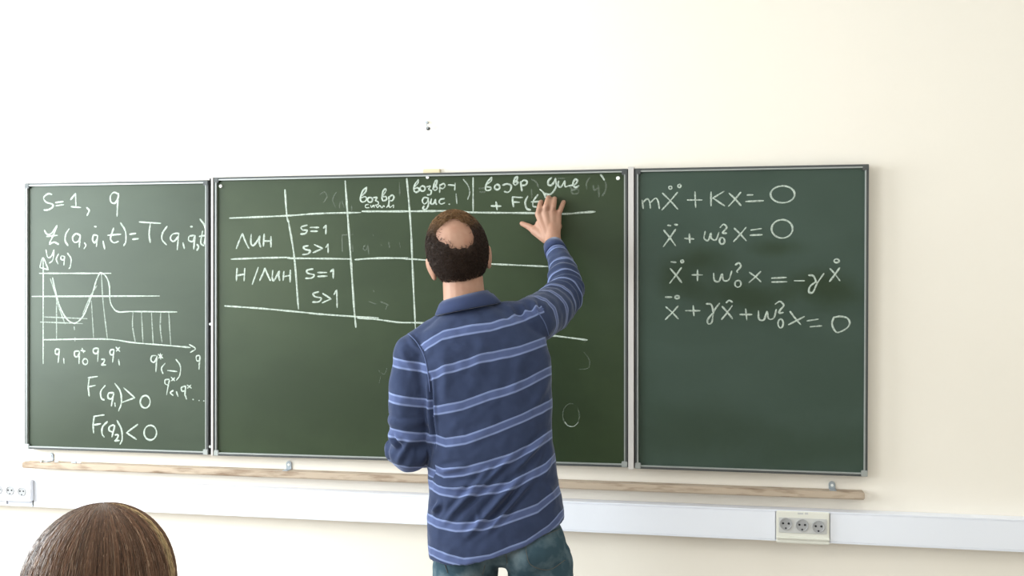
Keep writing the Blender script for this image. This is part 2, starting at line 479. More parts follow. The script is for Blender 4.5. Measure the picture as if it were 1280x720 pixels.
def E(cx, cy, rx, ry, a0=-1.9, turn=6.5, n=14):
    return [(cx + rx * math.cos(a0 + turn * i / n), cy + ry * math.sin(a0 + turn * i / n)) for i in range(n + 1)]


def D(x, y, r=4): return [(x - r, y), (x + r * 0.4, y + r * 0.2), (x + r, y)]


def X(x0, y0, x1, y1): return [[(x0, y0), ((x0 + x1) / 2, (y0 + y1) / 2 - 2), (x1, y1)], [(x1 - 1, y0 - 3), ((x0 + x1) / 2 - 2, (y0 + y1) / 2 + 2), (x0 - 2, y1 + 3)]]


def chalk(name, strokes, org, sc, parent, width=2.5, m='chalk', label=None, smooth=True):
    """strokes in the pixels of an enlarged detail with origin org and magnification sc; laid on the board face"""
    mb = MB()
    for st in strokes:
        pts = spline(st) if smooth else [np.array(p, float) for p in st]
        P = []
        for p in pts:
            a = at(org[0] + p[0] / sc, org[1] + p[1] / sc, BF); P.append((a.x, a.z))
        P = np.array(P)
        if len(P) < 2: continue
        keep = [0]
        for i in range(1, len(P)):
            if np.linalg.norm(P[i] - P[keep[-1]]) > 0.0012: keep.append(i)
        P = P[keep]
        if len(P) < 2: continue
        T = np.gradient(P, axis=0); T /= np.linalg.norm(T, axis=1)[:, None] + 1e-9
        N = np.stack([-T[:, 1], T[:, 0]], 1)
        n = len(P); ph = random.uniform(0, 6)
        s = np.cumsum(np.r_[0, np.linalg.norm(np.diff(P, axis=0), axis=1)])
        hw = width * 0.00268 * 0.45 * (1 + 0.16 * np.sin(s * 55 + ph) + 0.12 * np.sin(s * 171 + 2 * ph))
        hw[0] *= 0.7; hw[-1] *= 0.6
        # round the two ends a little
        A = np.vstack([P[0] - T[0] * hw[0] * 0.7, P, P[-1] + T[-1] * hw[-1] * 0.7])
        Nn = np.vstack([N[0], N, N[-1]]); H = np.r_[hw[0] * 0.35, hw, hw[-1] * 0.35]
        L, Rr = A + Nn * H[:, None], A - Nn * H[:, None]
        vs = []
        for i in range(n + 2):
            vs += [(L[i, 0], BF - 0.0003, L[i, 1]), (A[i, 0], BF - 0.0011, A[i, 1]), (Rr[i, 0], BF - 0.0003, Rr[i, 1])]
        fs = []
        for i in range(n + 1):
            k = 3 * i; fs += [(k, k + 1, k + 4, k + 3), (k + 1, k + 2, k + 5, k + 4)]
        mb.add(vs, fs)
    o = link(name, mb_plain(mb, name), M[m], parent)
    if label: o['label'] = label
    return o


def mb_plain(mb, name):
    me = bpy.data.meshes.new(name); me.from_pydata(mb.v, [], mb.f); me.update(); return me


C1 = ((20, 215), 3.6); C2 = ((20, 395), 3.6); C3 = ((260, 205), 3.428); C4 = ((420, 205), 5.54); C5 = ((580, 205), 5.538); C6 = ((785, 195), 3.129)
PX = ((0, 0), 1.0)
# left wing
chalk('formula_lettering', [[(162, 101), (145, 98), (125, 115), (135, 135), (163, 145), (165, 158), (145, 170), (125, 171)],
                        [(178, 138), (213, 133)], [(180, 152), (215, 147)], [(246, 125), (268, 96)], [(268, 96), (270, 152)], [(248, 156), (292, 160)],
                        [(318, 160), (330, 174), (320, 196)],
                        [(460, 98), (440, 92), (425, 110), (428, 135), (445, 140), (458, 120), (462, 96)], [(462, 98), (458, 140), (455, 200)]],
      *C1, wing_l, label='chalk line at the top reading S = 1, q')
chalk('formula_lettering', [[(128, 262), (140, 280), (160, 276), (185, 240)], [(185, 240), (168, 285), (150, 322)], [(150, 325), (172, 316), (193, 326)], [(138, 290), (188, 285)],
                        [(240, 255), (225, 280), (222, 310), (235, 332)], [(290, 285), (270, 278), (255, 295), (262, 315), (280, 312), (290, 288)], [(290, 285), (285, 340)],
                        [(308, 318), (315, 330), (306, 346)], [(366, 285), (350, 285), (345, 305), (355, 318), (367, 300)], [(368, 286), (362, 336)], D(358, 245, 5),
                        [(392, 310), (400, 348)], [(440, 252), (426, 298), (440, 318), (462, 312)], [(412, 285), (472, 280)], [(470, 228), (492, 265), (495, 310), (485, 332)],
                        [(512, 280), (540, 276)], [(525, 303), (552, 300)], [(555, 225), (652, 231)], [(605, 230), (600, 280), (605, 318)],
                        [(680, 245), (660, 275), (658, 305), (678, 328)], [(730, 275), (705, 280), (695, 300), (710, 312), (732, 290)], [(733, 275), (726, 350)],
                        [(752, 318), (758, 345)], [(800, 285), (780, 290), (778, 308), (795, 312), (805, 290)], [(806, 285), (800, 348)], D(790, 245, 5), [(815, 325), (822, 338), (814, 353)],
                        [(840, 266), (832, 318), (846, 332)], [(825, 290), (853, 285)], [(828, 212), (848, 240), (853, 280), (848, 325)]],
      *C1, wing_l, label='chalk line reading L(q, q dot, t) = T(q, q dot, t)')
chalk('axis_lettering', [[(135, 350), (143, 383), (158, 380), (172, 350)], [(172, 350), (166, 395), (150, 410)], [(192, 368), (182, 392), (190, 415)],
                      [(218, 380), (205, 378), (203, 392), (215, 395), (220, 380)], [(220, 380), (216, 420)], [(232, 365), (248, 390), (245, 425), (238, 435)]], *C1, wing_l, 2.2,
      label='chalk axis label U(q)')
chalk('chalk_graph', [[(123, 385), (123, 863)], [(108, 428), (122, 386), (146, 440)], [(108, 430), (146, 440)], [(105, 456), (428, 456)], [(72, 560), (647, 558)],
                      [(165, 475), (180, 545), (200, 610), (228, 660), (262, 680), (298, 655), (325, 600), (345, 545), (365, 480), (382, 455), (405, 470), (420, 510), (424, 580), (440, 615), (465, 630), (520, 628), (725, 630)],
                      [(123, 755), (400, 752), (530, 768), (700, 782), (785, 790)], [(780, 776), (808, 795), (785, 812)],
                      [(376, 458), (388, 452)], [(378, 452), (390, 460)], [(256, 680), (268, 682)]], *C1, wing_l, 2.1, label='chalk graph of a valley and a hill with axes')
chalk('chalk_graph_hatching', [[(155, 480), (175, 540), (190, 600), (222, 685)], [(300, 640), (335, 560), (365, 510)], [(125, 652), (320, 660)], [(110, 675), (300, 682)],
                               [(183, 560), (183, 753)], [(340, 580), (350, 745)], [(385, 460), (392, 580), (412, 752)], [(528, 625), (525, 690), (537, 765)], [(565, 628), (572, 768)], [(610, 630), (618, 772)],
                               [(652, 632), (650, 700), (658, 768)], [(688, 632), (697, 780)], [(262, 695), (264, 712)], [(266, 745), (266, 762)]],
      *C1, wing_l, 1.9, 'chalk_thin', label='thin chalk verticals and levels of the graph')
chalk('axis_lettering', [[(195, 150), (180, 150), (178, 168), (190, 172), (197, 152)], [(197, 150), (190, 210)], [(215, 190), (217, 215)],
                      [(285, 158), (265, 160), (265, 180), (278, 182), (287, 160)], [(287, 160), (284, 215)], [(298, 145), (305, 165)], [(292, 155), (312, 158)], E(312, 205, 11, 13),
                      [(370, 145), (350, 148), (350, 165), (365, 168), (372, 146)], [(372, 146), (368, 205)], [(385, 195), (398, 195), (396, 208), (385, 220)], [(385, 220), (405, 220)],
                      [(440, 150), (425, 155), (425, 172), (438, 172), (442, 150)], [(442, 150), (435, 208)], [(450, 140), (468, 160)], [(452, 158), (468, 140)], [(462, 195), (466, 222)]],
      *C2, wing_l, 2.2, label='chalk axis marks q1, q0 star, q2, q1 star')
chalk('axis_lettering', [[(630, 178), (612, 180), (608, 200), (622, 208), (635, 185)], [(635, 180), (630, 252)], [(640, 172), (662, 190)], [(642, 190), (660, 172)], [(650, 168), (652, 195)],
                      [(672, 212), (655, 235), (662, 260)], [(682, 245), (725, 250)], [(720, 195), (740, 225), (738, 265), (722, 290)],
                      [(690, 285), (672, 288), (672, 305), (685, 308), (692, 290)], [(690, 290), (678, 355)], [(698, 275), (715, 292)], [(700, 292), (715, 278)], [(708, 335), (695, 345), (708, 358)],
                      [(722, 340), (730, 362)], [(762, 315), (745, 322), (748, 338), (762, 335)], [(764, 315), (760, 360)], [(770, 310), (790, 325)], [(772, 325), (788, 310)], [(762, 355), (768, 375)],
                      D(798, 375, 3), D(825, 380, 2), D(846, 382, 2), [(825, 177), (812, 182), (815, 202), (828, 197), (828, 178)], [(828, 178), (824, 240)]],
      *C2, wing_l, 2.1, label='chalk marks q star at the far end of the axis')
chalk('formula_lettering', [[(330, 280), (326, 320), (330, 360)], [(325, 278), (368, 272)], [(330, 318), (358, 312)], [(402, 312), (382, 340), (385, 370), (398, 378)], [(440, 345), (418, 348), (415, 368), (430, 372), (442, 350)],
                        [(440, 348), (430, 405)], [(445, 390), (447, 408)], [(445, 303), (470, 340), (475, 390), (462, 428)], [(485, 323), (535, 368)], [(535, 368), (480, 388)], E(582, 386, 22, 28)],
      *C2, wing_l, label='chalk line reading F(q1) > 0')
chalk('formula_lettering', [[(352, 455), (348, 490), (350, 528)], [(350, 452), (398, 445)], [(352, 490), (382, 485)], [(412, 475), (390, 500), (388, 530), (398, 545)], [(440, 490), (422, 498), (420, 515), (438, 520), (446, 495)],
                        [(445, 492), (432, 545)], [(446, 535), (460, 535), (456, 550), (444, 562)], [(444, 562), (466, 560)], [(455, 470), (475, 510), (478, 555), (468, 578)], [(548, 488), (498, 525)], [(498, 525), (542, 555)], E(605, 525, 28, 33)],
      *C2, wing_l, label='chalk line reading F(q2) < 0')
# main panel: the table
chalk('chalk_table_rule', [[(330, 110), (338, 220), (346, 250)], [(346, 250), (370, 400), (388, 622)]], *C3, main_p, 2.7, label='first upright chalk line of the table')
chalk('chalk_table_rule', [[(588, 72), (598, 210), (612, 400), (625, 600), (634, 700)]], *C3, main_p, 2.8, label='second upright chalk line of the table')
chalk('chalk_table_rule', [[(508.5, 223), (511, 250), (514, 290), (515.6, 330), (519.4, 411)]], *PX, main_p, 2.6, label='third upright chalk line of the table')
chalk('chalk_table_rule', [[(591.5, 222), (591.5, 265)]], *PX, main_p, 2.0, label='short upright chalk line of the table')
chalk('chalk_table_rule', [[(92, 232), (330, 222), (480, 212), (655, 208)], [(660, 203), (857, 203)]], *C3, main_p, 2.4, label='chalk line under the table headings')
chalk('chalk_table_rule', [[(453, 264.2), (510, 264.2), (560, 263.7), (591, 265.5), (667, 266.4), (706, 267.3), (724, 266), (744, 264.6)]], *PX, main_p, 2.7, label='chalk line under the headings beside the raised hand')
chalk('chalk_table_rule', [[(98, 408), (220, 403), (352, 400)], [(340, 404), (470, 405), (610, 407)], [(630, 410), (700, 405), (857, 403)]], *C3, main_p, 2.4, label='chalk line between the table rows')
chalk('chalk_table_rule', [[(443.5, 324.5), (483, 322.3), (514, 323.8), (560, 327), (615, 330), (686, 333.2)]], *PX, main_p, 2.2, label='chalk line between the table rows, behind the head')
chalk('chalk_table_rule', [[(72, 608), (240, 620), (390, 634), (500, 645), (730, 660)]], *C3, main_p, 2.4, label='bottom chalk line of the table')
chalk('chalk_table_rule', [[(447, 397.5), (472, 399.4), (500, 403.1), (532, 404), (600, 411), (680, 418.5), (703, 421), (734, 425)]], *PX, main_p, 2.3, label='bottom chalk line of the table, behind the back')
chalk('word_lettering', [[(122, 362), (138, 320), (148, 298)], [(148, 298), (162, 335), (176, 362)], [(186, 300), (184, 335), (192, 350), (208, 335), (222, 308)], [(222, 308), (220, 335), (226, 356)], [(241, 300), (238, 352)], [(270, 310), (270, 356)], [(240, 330), (270, 330)]],
      *C3, main_p, label='chalk word ЛИН')
chalk('word_lettering', [[(125, 447), (122, 501)], [(158, 447), (155, 501)], [(125, 478), (158, 472)], [(216, 443), (190, 516)], [(222, 500), (238, 465), (245, 446)], [(245, 446), (256, 475), (268, 500)],
                     [(278, 455), (276, 490), (284, 498), (306, 458)], [(306, 458), (304, 480), (308, 500)], [(326, 460), (322, 500)], [(353, 455), (352, 506)], [(325, 482), (352, 478)]],
      *C3, main_p, label='chalk word Н/ЛИН')
chalk('formula_lettering', [[(425, 262), (400, 270), (405, 282), (425, 285), (417, 298), (397, 300)], [(438, 272), (475, 272)], [(440, 288), (470, 288)], [(495, 275), (507, 262)], [(507, 262), (505, 300)]], *C3, main_p, label='chalk s = 1 in the upper row')
chalk('formula_lettering', [[(430, 350), (410, 355), (415, 365), (438, 372), (428, 385), (405, 388)], [(455, 345), (492, 362)], [(492, 362), (450, 380)], [(505, 358), (515, 342)], [(515, 342), (515, 380)]], *C3, main_p, label='chalk s > 1 in the upper row')
chalk('formula_lettering', [[(450, 450), (425, 455), (428, 468), (455, 475), (445, 488), (418, 490)], [(470, 465), (510, 465)], [(470, 482), (512, 480)], [(525, 462), (537, 450)], [(537, 450), (537, 490)]], *C3, main_p, label='chalk s = 1 in the lower row')
chalk('formula_lettering', [[(475, 548), (452, 555), (458, 568), (485, 575), (475, 590), (448, 592)], [(492, 555), (528, 578)], [(528, 578), (490, 595)], [(540, 560), (552, 540)], [(552, 540), (554, 615)]], *C3, main_p, label='chalk s > 1 in the lower row')
VE = lambda x, y: [[(x + 44, y - 52), (x + 36, y - 20), (x + 8, y + 8)], [(x + 44, y - 52), (x + 15, y - 25), (x, y + 25), (x + 8, y + 50), (x + 32, y + 46), (x + 42, y + 26), (x + 30, y + 14), (x + 8, y + 22)]]
chalk('word_lettering', VE(170, 212) + [E(236, 248, 17, 17), [(258, 233), (284, 232), (274, 252), (292, 262), (292, 280), (270, 286)],
                                    [(318, 240), (326, 190), (342, 172), (346, 188), (322, 222)], [(318, 232), (326, 254), (350, 246), (345, 226), (324, 228)], [(366, 226), (368, 260), (362, 296)], [(366, 234), (388, 215), (402, 232), (388, 254), (368, 252)]],
      *C4, main_p, 2.2, label='chalk heading возвр in the third column')
chalk('word_lettering', [[(226, 280), (206, 284), (206, 302), (230, 302)], [(240, 284), (246, 301), (260, 286), (266, 302)], [(278, 286), (288, 302), (302, 288), (318, 302), (330, 288), (336, 300)], [(350, 302), (366, 285), (374, 301), (398, 284), (398, 304)]],
      *C4, main_p, 1.7, label='small chalk word силы under the heading')
chalk('word_lettering', [[(570, 108), (568, 132), (545, 158)], [(570, 108), (545, 145), (540, 180), (555, 196), (576, 182), (566, 164), (545, 172)], E(600, 170, 17, 18), [(628, 158), (655, 153), (642, 174), (660, 186), (655, 210), (632, 214)],
                     [(670, 178), (686, 122), (700, 115), (694, 146), (674, 168)], [(674, 166), (684, 184), (702, 170), (692, 155)], [(720, 142), (718, 198)], [(722, 148), (745, 136), (756, 153), (740, 170), (722, 166)], [(778, 145), (825, 148)], [(826, 132), (822, 182)]],
      *C4, main_p, 2.2, label='chalk heading возвр+ in the fourth column')
chalk('word_lettering', [[(638, 236), (612, 232), (598, 255), (612, 276), (632, 262), (641, 234)], [(641, 234), (640, 285), (622, 314), (602, 308), (612, 290)], [(662, 240), (656, 270), (674, 276), (690, 244)], [(690, 244), (690, 270), (700, 282)], [(752, 240), (725, 245), (715, 265), (730, 277), (754, 268)], D(786, 278, 5)],
      *C4, main_p, 2.2, label='chalk word дис. above the head')
chalk('word_lettering', [[(192, 92), (188, 118), (155, 140)], [(192, 92), (165, 122), (150, 160), (155, 182), (180, 180), (186, 162), (158, 158)], E(230, 160, 18, 18), [(268, 146), (300, 138), (326, 150), (322, 180), (302, 196), (278, 190)],
                     [(340, 135), (352, 100), (370, 88), (366, 112), (340, 132)], [(340, 132), (356, 146), (374, 128), (356, 122)], [(392, 122), (396, 152), (402, 188)], [(392, 130), (415, 112), (437, 122), (428, 144), (400, 150)]],
      *C5, main_p, 2.4, label='chalk heading возвр in the last column')
chalk('word_lettering', [[(608, 94), (585, 115), (584, 142), (605, 147), (626, 122), (634, 98)], [(634, 98), (638, 150), (620, 190), (590, 212), (560, 205)], [(655, 118), (652, 150), (672, 158), (698, 116)], [(698, 116), (700, 156), (722, 152), (768, 142), (786, 116), (768, 108), (755, 138), (770, 162), (797, 150)]],
      *C5, main_p, 2.5, label='chalk word дис above the raised hand')
chalk('formula_lettering', [[(188, 290), (258, 292)], [(222, 262), (230, 318)], [(336, 226), (338, 262), (344, 297)], [(335, 228), (405, 232)], [(338, 262), (386, 265)], [(442, 222), (424, 265), (435, 308), (462, 319)], [(512, 212), (482, 255), (478, 290), (502, 298)], [(465, 262), (530, 260)],
                        [(525, 175), (552, 200), (566, 235)]], *C5, main_p, 2.5, label='chalk + F(t) beside the raised hand')
chalk('chalk_stroke', [[(945, 73), (958, 88), (972, 112)]], *C5, main_p, 2.4, label='short bright chalk stroke')
chalk('faded_lettering', [[(105, 170), (145, 165)], [(110, 195), (150, 192)], [(468, 105), (500, 125), (520, 165)], [(470, 175), (470, 235)], [(870, 95), (850, 130), (850, 175)], [(895, 150), (902, 182), (925, 165)], [(930, 150), (936, 228)], [(972, 112), (985, 150), (975, 195), (956, 222)],
                      [(650, 100), (700, 100)], [(735, 160), (760, 182), (790, 165)], E(770, 190, 26, 18)], *C5, main_p, 2.2, 'chalk_faint', label='rubbed out chalk marks by the last heading')
chalk('faded_lettering', [[(832, 205), (838, 275)], [(882, 105), (915, 150), (927, 200), (912, 246)]], *C4, main_p, 1.9, 'chalk_thin', label='thin bracket over the head')
chalk('faded_lettering', [[(42, 490), (45, 610)], [(42, 492), (120, 488)], [(115, 560), (118, 610)], [(205, 560), (190, 580), (205, 600), (218, 570)], [(222, 560), (228, 625)], D(258, 490, 5), [(312, 560), (318, 566)], [(365, 540), (372, 580)], [(440, 545), (446, 575)], [(110, 290), (108, 325)], [(30, 260), (22, 310)], [(440, 130), (442, 220)]],
      *C4, main_p, 1.9, 'chalk_faint', label='rubbed out chalk writing in the third column')
chalk('faded_lettering', [[(480, 130), (500, 120), (510, 140), (495, 165)], [(550, 120), (535, 150), (545, 185)], [(575, 160), (585, 190)], [(710, 540), (712, 548)], [(690, 590), (720, 600)], [(740, 590), (775, 605)], [(770, 605), (760, 625)]], *C3, main_p, 1.8, 'chalk_faint', label='rubbed out chalk marks in the second column')
chalk('faded_lettering', [E(714, 519, 10.5, 14.5, -0.6, 5.6)], *PX, main_p, 1.3, 'chalk_faint', label='faint chalk ring beside the back')
chalk('faded_lettering', [[(706, 527), (710, 532), (717, 533), (723, 528)]], *PX, main_p, 1.3, 'chalk_thin', label='brighter foot of the faint ring')
chalk('faded_lettering', [[(730, 440), (737, 450), (735, 460), (724, 462)], [(735, 424), (730, 428)]], *PX, main_p, 1.3, 'chalk_faint', label='faint chalk arc beside the back')
chalk('faded_lettering', [[(472, 462), (480, 468), (484, 460)], [(476, 470), (474, 480)]], *PX, main_p, 1.2, 'chalk_faint')
# right wing
chalk('formula_lettering', [[(55, 172), (60, 206)], [(58, 182), (74, 168), (84, 178), (88, 205)], [(88, 182), (108, 165), (118, 178), (123, 206)]] + X(135, 145, 195, 208) +
      [E(166, 124, 6, 6), E(201, 117, 6, 6), [(232, 172), (290, 172)], [(262, 140), (265, 202)], [(325, 140), (325, 195)], [(376, 138), (330, 166)], [(332, 164), (378, 195)]] + X(395, 145, 442, 194) +
      [[(465, 153), (490, 152)], [(460, 178), (530, 175)], E(605, 150, 47, 33, -2.0)], *C6, wing_r, 2.2, label='chalk equation m x double dot + kx = 0')
chalk('formula_lettering', X(140, 290, 187, 352) + [D(162, 271, 7), D(188, 268, 6), [(222, 322), (258, 325)], [(240, 305), (242, 340)], [(302, 295), (298, 322), (314, 330), (324, 302), (326, 322), (344, 328), (356, 298)],
                                                [(360, 280), (374, 267), (386, 280), (370, 300), (386, 302)], E(368, 332, 10, 13)] + X(415, 282, 463, 332) + [[(480, 290), (522, 284)], [(478, 310), (525, 308)], E(603, 285, 41, 36, -2.0)],
      *C6, wing_r, 2.2, label='chalk equation x double dot + w0 squared x = 0')
chalk('formula_lettering', X(165, 440, 210, 495) + [[(168, 414), (188, 416)], E(212, 412, 5, 5), [(250, 465), (292, 465)], [(272, 445), (272, 488)], [(335, 458), (338, 486), (356, 490), (368, 462), (374, 486), (394, 484), (406, 450)],
                                                [(420, 426), (434, 418), (441, 432), (426, 450), (430, 456)], E(430, 500, 12, 13)] + X(475, 455, 520, 492) + [[(562, 478), (620, 475)], [(562, 493), (622, 492)], [(650, 488), (690, 488)],
                                                [(706, 466), (726, 470), (738, 498)], [(766, 460), (740, 498), (724, 532), (708, 532), (712, 510), (735, 492)]] + X(790, 440, 829, 488) + [E(816, 410, 10, 7)],
      *C6, wing_r, 2.2, label='chalk equation ending in - gamma x dot')
chalk('formula_lettering', X(148, 590, 197, 637) + [[(146, 552), (172, 552)], E(192, 552, 8, 6), [(225, 605), (282, 605)], [(255, 585), (258, 625)], [(306, 578), (326, 582), (334, 612)], [(358, 576), (336, 608), (328, 650), (314, 656), (312, 640), (332, 614)]] + X(368, 588, 409, 637) +
      [[(384, 574), (396, 565), (409, 572)], [(438, 620), (485, 620)], [(460, 598), (465, 642)], [(510, 605), (513, 638), (532, 640), (544, 608), (550, 636), (570, 634), (580, 600)], [(575, 580), (594, 569), (609, 584), (594, 604), (592, 614), (608, 612)], E(597, 655, 10, 17),
       [(634, 608), (655, 636), (676, 660)], [(690, 628), (628, 660)], [(700, 645), (745, 638)], [(712, 668), (758, 664)]], *C6, wing_r, 2.2, label='chalk equation x double dot + gamma x dot + w0 squared x')
chalk('formula_lettering', [[(660, 130), (640, 195), (665, 262), (705, 284), (790, 240), (817, 188), (790, 140), (720, 124), (662, 134)]], (960, 380), 8.0, wing_r, 2.2, label='chalk zero closing the last equation')

# ================================================================== CABLE TRUNKING
TY = -0.055
zt = np.mean([at(60, 600.5, TY).z, at(240, 606.3, TY).z, at(720, 627.3, TY).z, at(1280, 652.5, TY).z])
zb = np.mean([at(240, 641, TY).z, at(720, 664.5, TY).z, at(1280, 692.3, TY).z])
tr = empty('cable_trunking', (0.2, TY, zb)); tag(tr, 'long white plastic cable trunking running along the wall below the chalk ledge', 'cable trunking')
x_l, x_r = ROOM_L + 0.01, ROOM_R - 0.01
lid0, lid1 = at(42, 600, TY).x, at(969, 640, TY).x
lid2 = at(1037.5, 640, TY).x
MB().box((x_l, TY + 0.006, zb), (x_r, -0.0005, zt)).build('duct', M['white_plastic'], tr)
for (zz0, zz1) in ((zb, zb + 0.0045), (zt - 0.0045, zt)):
    MB().box((x_l, TY - 0.0003, zz0), (x_r, TY + 0.006, zz1)).build('rim', M['white_plastic'], tr, bevel=0.001)
for (a, b) in ((x_l, lid0 - 0.115), (lid0, lid1), (lid2, x_r)):
    MB().box((a, TY, zb + 0.0050), (b, TY + 0.006, zt - 0.0050)).build('cover', M['white_plastic'], tr, bevel=0.0008)
sj = MB().box((lid0 - 0.0045, TY - 0.0003, zb), (lid0 - 0.001, TY + 0.01, zt)).build('joint', M['frame_dark'], tr)


def socket_unit(label, cx_px, y_px, YF, pitch_px, r_px, x0_px, x1_px, ytop, ybot, plate, holes):
    """triple socket block standing proud of the trunking"""
    a = at(x0_px, y_px, YF); b = at(x1_px, y_px, YF); zt_ = at(cx_px, ytop, YF).z; zb_ = at(cx_px, ybot, YF).z
    root = empty('power_socket', ((a.x + b.x) / 2, TY, zb_)); tag(root, label, 'socket', 'triple power sockets on the trunking')
    MB().box((a.x, YF, zb_), (b.x, TY - 0.0005, zt_)).build('housing', M['cream_plastic'] if plate else M['white_plastic'], root, bevel=0.0025)
    if plate:
        pa, pb = at(plate[0], plate[2], YF), at(plate[1], plate[3], YF)
        MB().box((pa.x, YF - 0.002, pb.z), (pb.x, YF - 0.0001, pa.z)).build('face_plate', M['grey_plastic'], root, bevel=0.0008)
        lp0, lp1 = at(x0_px, ybot - 9.6, YF), at(x1_px, ybot - 7.6, YF)
        MB().box((a.x, YF - 0.006, lp0.z - 0.006), (b.x, YF - 0.0001, lp0.z)).build('ridge', M['cream_plastic'], root, bevel=0.001)
        for (t0, t1) in ((997, 1004), (1006, 1010)):
            ta, tb = at(t0, 640.6, YF), at(t1, 643.2, YF)
            MB().box((ta.x, YF - 0.0006, tb.z), (tb.x, YF - 0.0001, ta.z)).build('printed_mark', M['grey_plastic'], root)
    for (sx, sy) in holes:
        c = at(sx, sy, YF); r = r_px * mpp(sx, YF)
        y0 = YF - (0.002 if plate else 0.0)
        rim = MB()
        n = 28; vs = []; fs = []
        for (rr, yy) in ((r * 1.16, y0 - 0.0001), (r * 1.14, y0 - 0.0028), (r * 1.0, y0 - 0.0028), (r * 0.94, y0 - 0.0012), (r * 0.2, y0 - 0.0008)):
            vs += [(c.x + rr * math.cos(t), yy, c.z + rr * math.sin(t)) for t in np.linspace(0, 2 * math.pi, n, endpoint=False)]
        for i in range(4):
            for k in range(n): fs.append((i * n + k, i * n + (k + 1) % n, (i + 1) * n + (k + 1) % n, (i + 1) * n + k))
        fs.append(tuple(range(4 * n, 5 * n)))
        rim.add(vs, fs)
        s = rim.build('socket', M['socket_grey'], root)
        for k in (-1, 1):
            MB().cyl((c.x + k * r * 0.5, y0 - 0.002, c.z + r * 0.1), (c.x + k * r * 0.5, y0 - 0.0005, c.z + r * 0.1), r * 0.2, n=12).build('pin_hole', M['hole'], s)
        MB().cyl((c.x, y0 - 0.002, c.z - r * 0.78), (c.x, y0 - 0.0005, c.z - r * 0.78), r * 0.17, n=10).build('earth_clip', M['hole'], s)
    return root


socket_unit('cream and grey triple power socket set in the trunking under the equations', 1003, 655, TY - 0.007, 20.6, 6.7, 970.3, 1036.8, 639.5, 679.8,
            (973.5, 1033.5, 646.5, 668.0), [(982.2, 654.6), (1002.6, 656.4), (1023.0, 658.2)])
socket_unit('white triple power socket block sticking out of the trunking near the window', 15, 613, TY - 0.020, 15, 4.9, -22.0, 38.2, 599.2, 626.4, None,
            [(-2.2, 612.2), (12.6, 613.2), (27.4, 614.4)])

# ================================================================== CHALK LEDGE
LY = -0.052
za = np.mean([at(27, 577.6, LY).z, at(240, 585.8, LY).z, at(720, 603.6, LY).z, at(1080, 614.6, LY).z])
zc = np.mean([at(50, 584.4, LY).z, at(240, 594, LY).z, at(720, 613.0, LY).z, at(1040, 623.4, LY).z])
lx0, lx1 = at(27, 580, LY).x, at(1081, 618, LY).x
lg = empty('chalk_ledge', ((lx0 + lx1) / 2, LY, zc)); tag(lg, 'long worn wooden chalk ledge fixed to the wall under the chalkboard', 'ledge')
shelf = MB().box((lx0, LY, zc), (lx1, -0.0005, za)).build('shelf', M['wood'], lg, bevel=0.003)
for (x, y0, y1) in ((63.5, 566.0, 577.5), (361, 576.3, 588), (1040, 601.5, 613)):
    p0, p1 = at(x, y0, -0.004), at(x, y1, -0.004); wd = 0.0105
    n = 12; prof = [(-wd, za - 0.001), (wd, za - 0.001)] + [(wd * math.cos(t), p0.z - wd + wd * math.sin(t)) for t in np.linspace(0, math.pi, n)]
    mbk = MB(); k = len(prof)
    mbk.add([(p0.x + u, -0.0045, v) for (u, v) in prof] + [(p0.x + u, -0.0005, v) for (u, v) in prof],
            [tuple(range(k))[::-1], tuple(range(k, 2 * k))] + [(i, (i + 1) % k, k + (i + 1) % k, k + i) for i in range(k)])
    mbk.box((p0.x - wd, LY + 0.012, za), (p0.x + wd, -0.001, za + 0.002))
    bk = mbk.build('bracket', M['steel'], lg, bevel=0.0006)
    MB().cyl((p0.x, -0.0045, p0.z - 0.013), (p0.x, -0.0065, p0.z - 0.013), 0.0045, n=12).build('screw', M['white'], bk)
_cl = [('white chalk stub at the window end of the wooden ledge', 34, 0.014, 'stick', 0.3), ('white chalk stub on the ledge just before the first bracket', 52.5, 0.010, 'stick', 1.3),
       ('white chalk stub on the ledge just past the first bracket', 71, 0.012, 'stick', 0.4), ('pale blue chalk stub on the wooden ledge', 92.5, 0.016, 'blue_stick', 0.1), ('white chalk stub on the ledge farthest from the window', 99.5, 0.013, 'stick', 0.2)]
for (lb, px, ln, mm, ang) in _cl:
    c = at(px, 578, LY + 0.012); r = 0.0052; d = Vector((math.cos(ang), math.sin(ang) * 0.6, 0)).normalized() * ln / 2
    o = MB().cyl((c.x - d.x, c.y - d.y, za + r), (c.x + d.x, c.y + d.y, za + r), r, r * 0.9, 14).build('chalk_stick', M[mm])
    tag(o, lb, 'chalk', 'chalk stubs on the ledge')

# wall hook above the board
hk = at(535, 158, 0); hr = empty('wall_hook', (hk.x, 0, hk.z)); tag(hr, 'small dark metal hook screwed into the wall above the chalkboard', 'hook')
a = at(533.5, 153.0, -0.004); b = at(535.5, 161.0, -0.012)
MB().cyl((a.x, 0.0, a.z), (a.x, -0.009, a.z), 0.0055, 0.004, 14).build('screw', M['steel'], hr)
hook = [(a.x, -0.006, a.z), (a.x, -0.010, a.z - 0.008), (b.x - 0.003, -0.013, b.z + 0.004), (b.x, -0.022, b.z - 0.003), (b.x + 0.003, -0.028, b.z + 0.002)]
MB().tube(hook, 0.0016, 8).build('shank', M['steel'], hr, smooth=True)
MB().ellipsoid((b.x + 0.001, -0.018, b.z), (0.0075, 0.0075, 0.0065), n=14, m=8).build('knob', M['frame_dark'], hr, smooth=True)

# ================================================================== PEOPLE
def rotm(yaw, roll, pitch):
    return (Matrix.Rotation(yaw, 3, 'Z') @ Matrix.Rotation(roll, 3, 'Y') @ Matrix.Rotation(pitch, 3, 'X'))


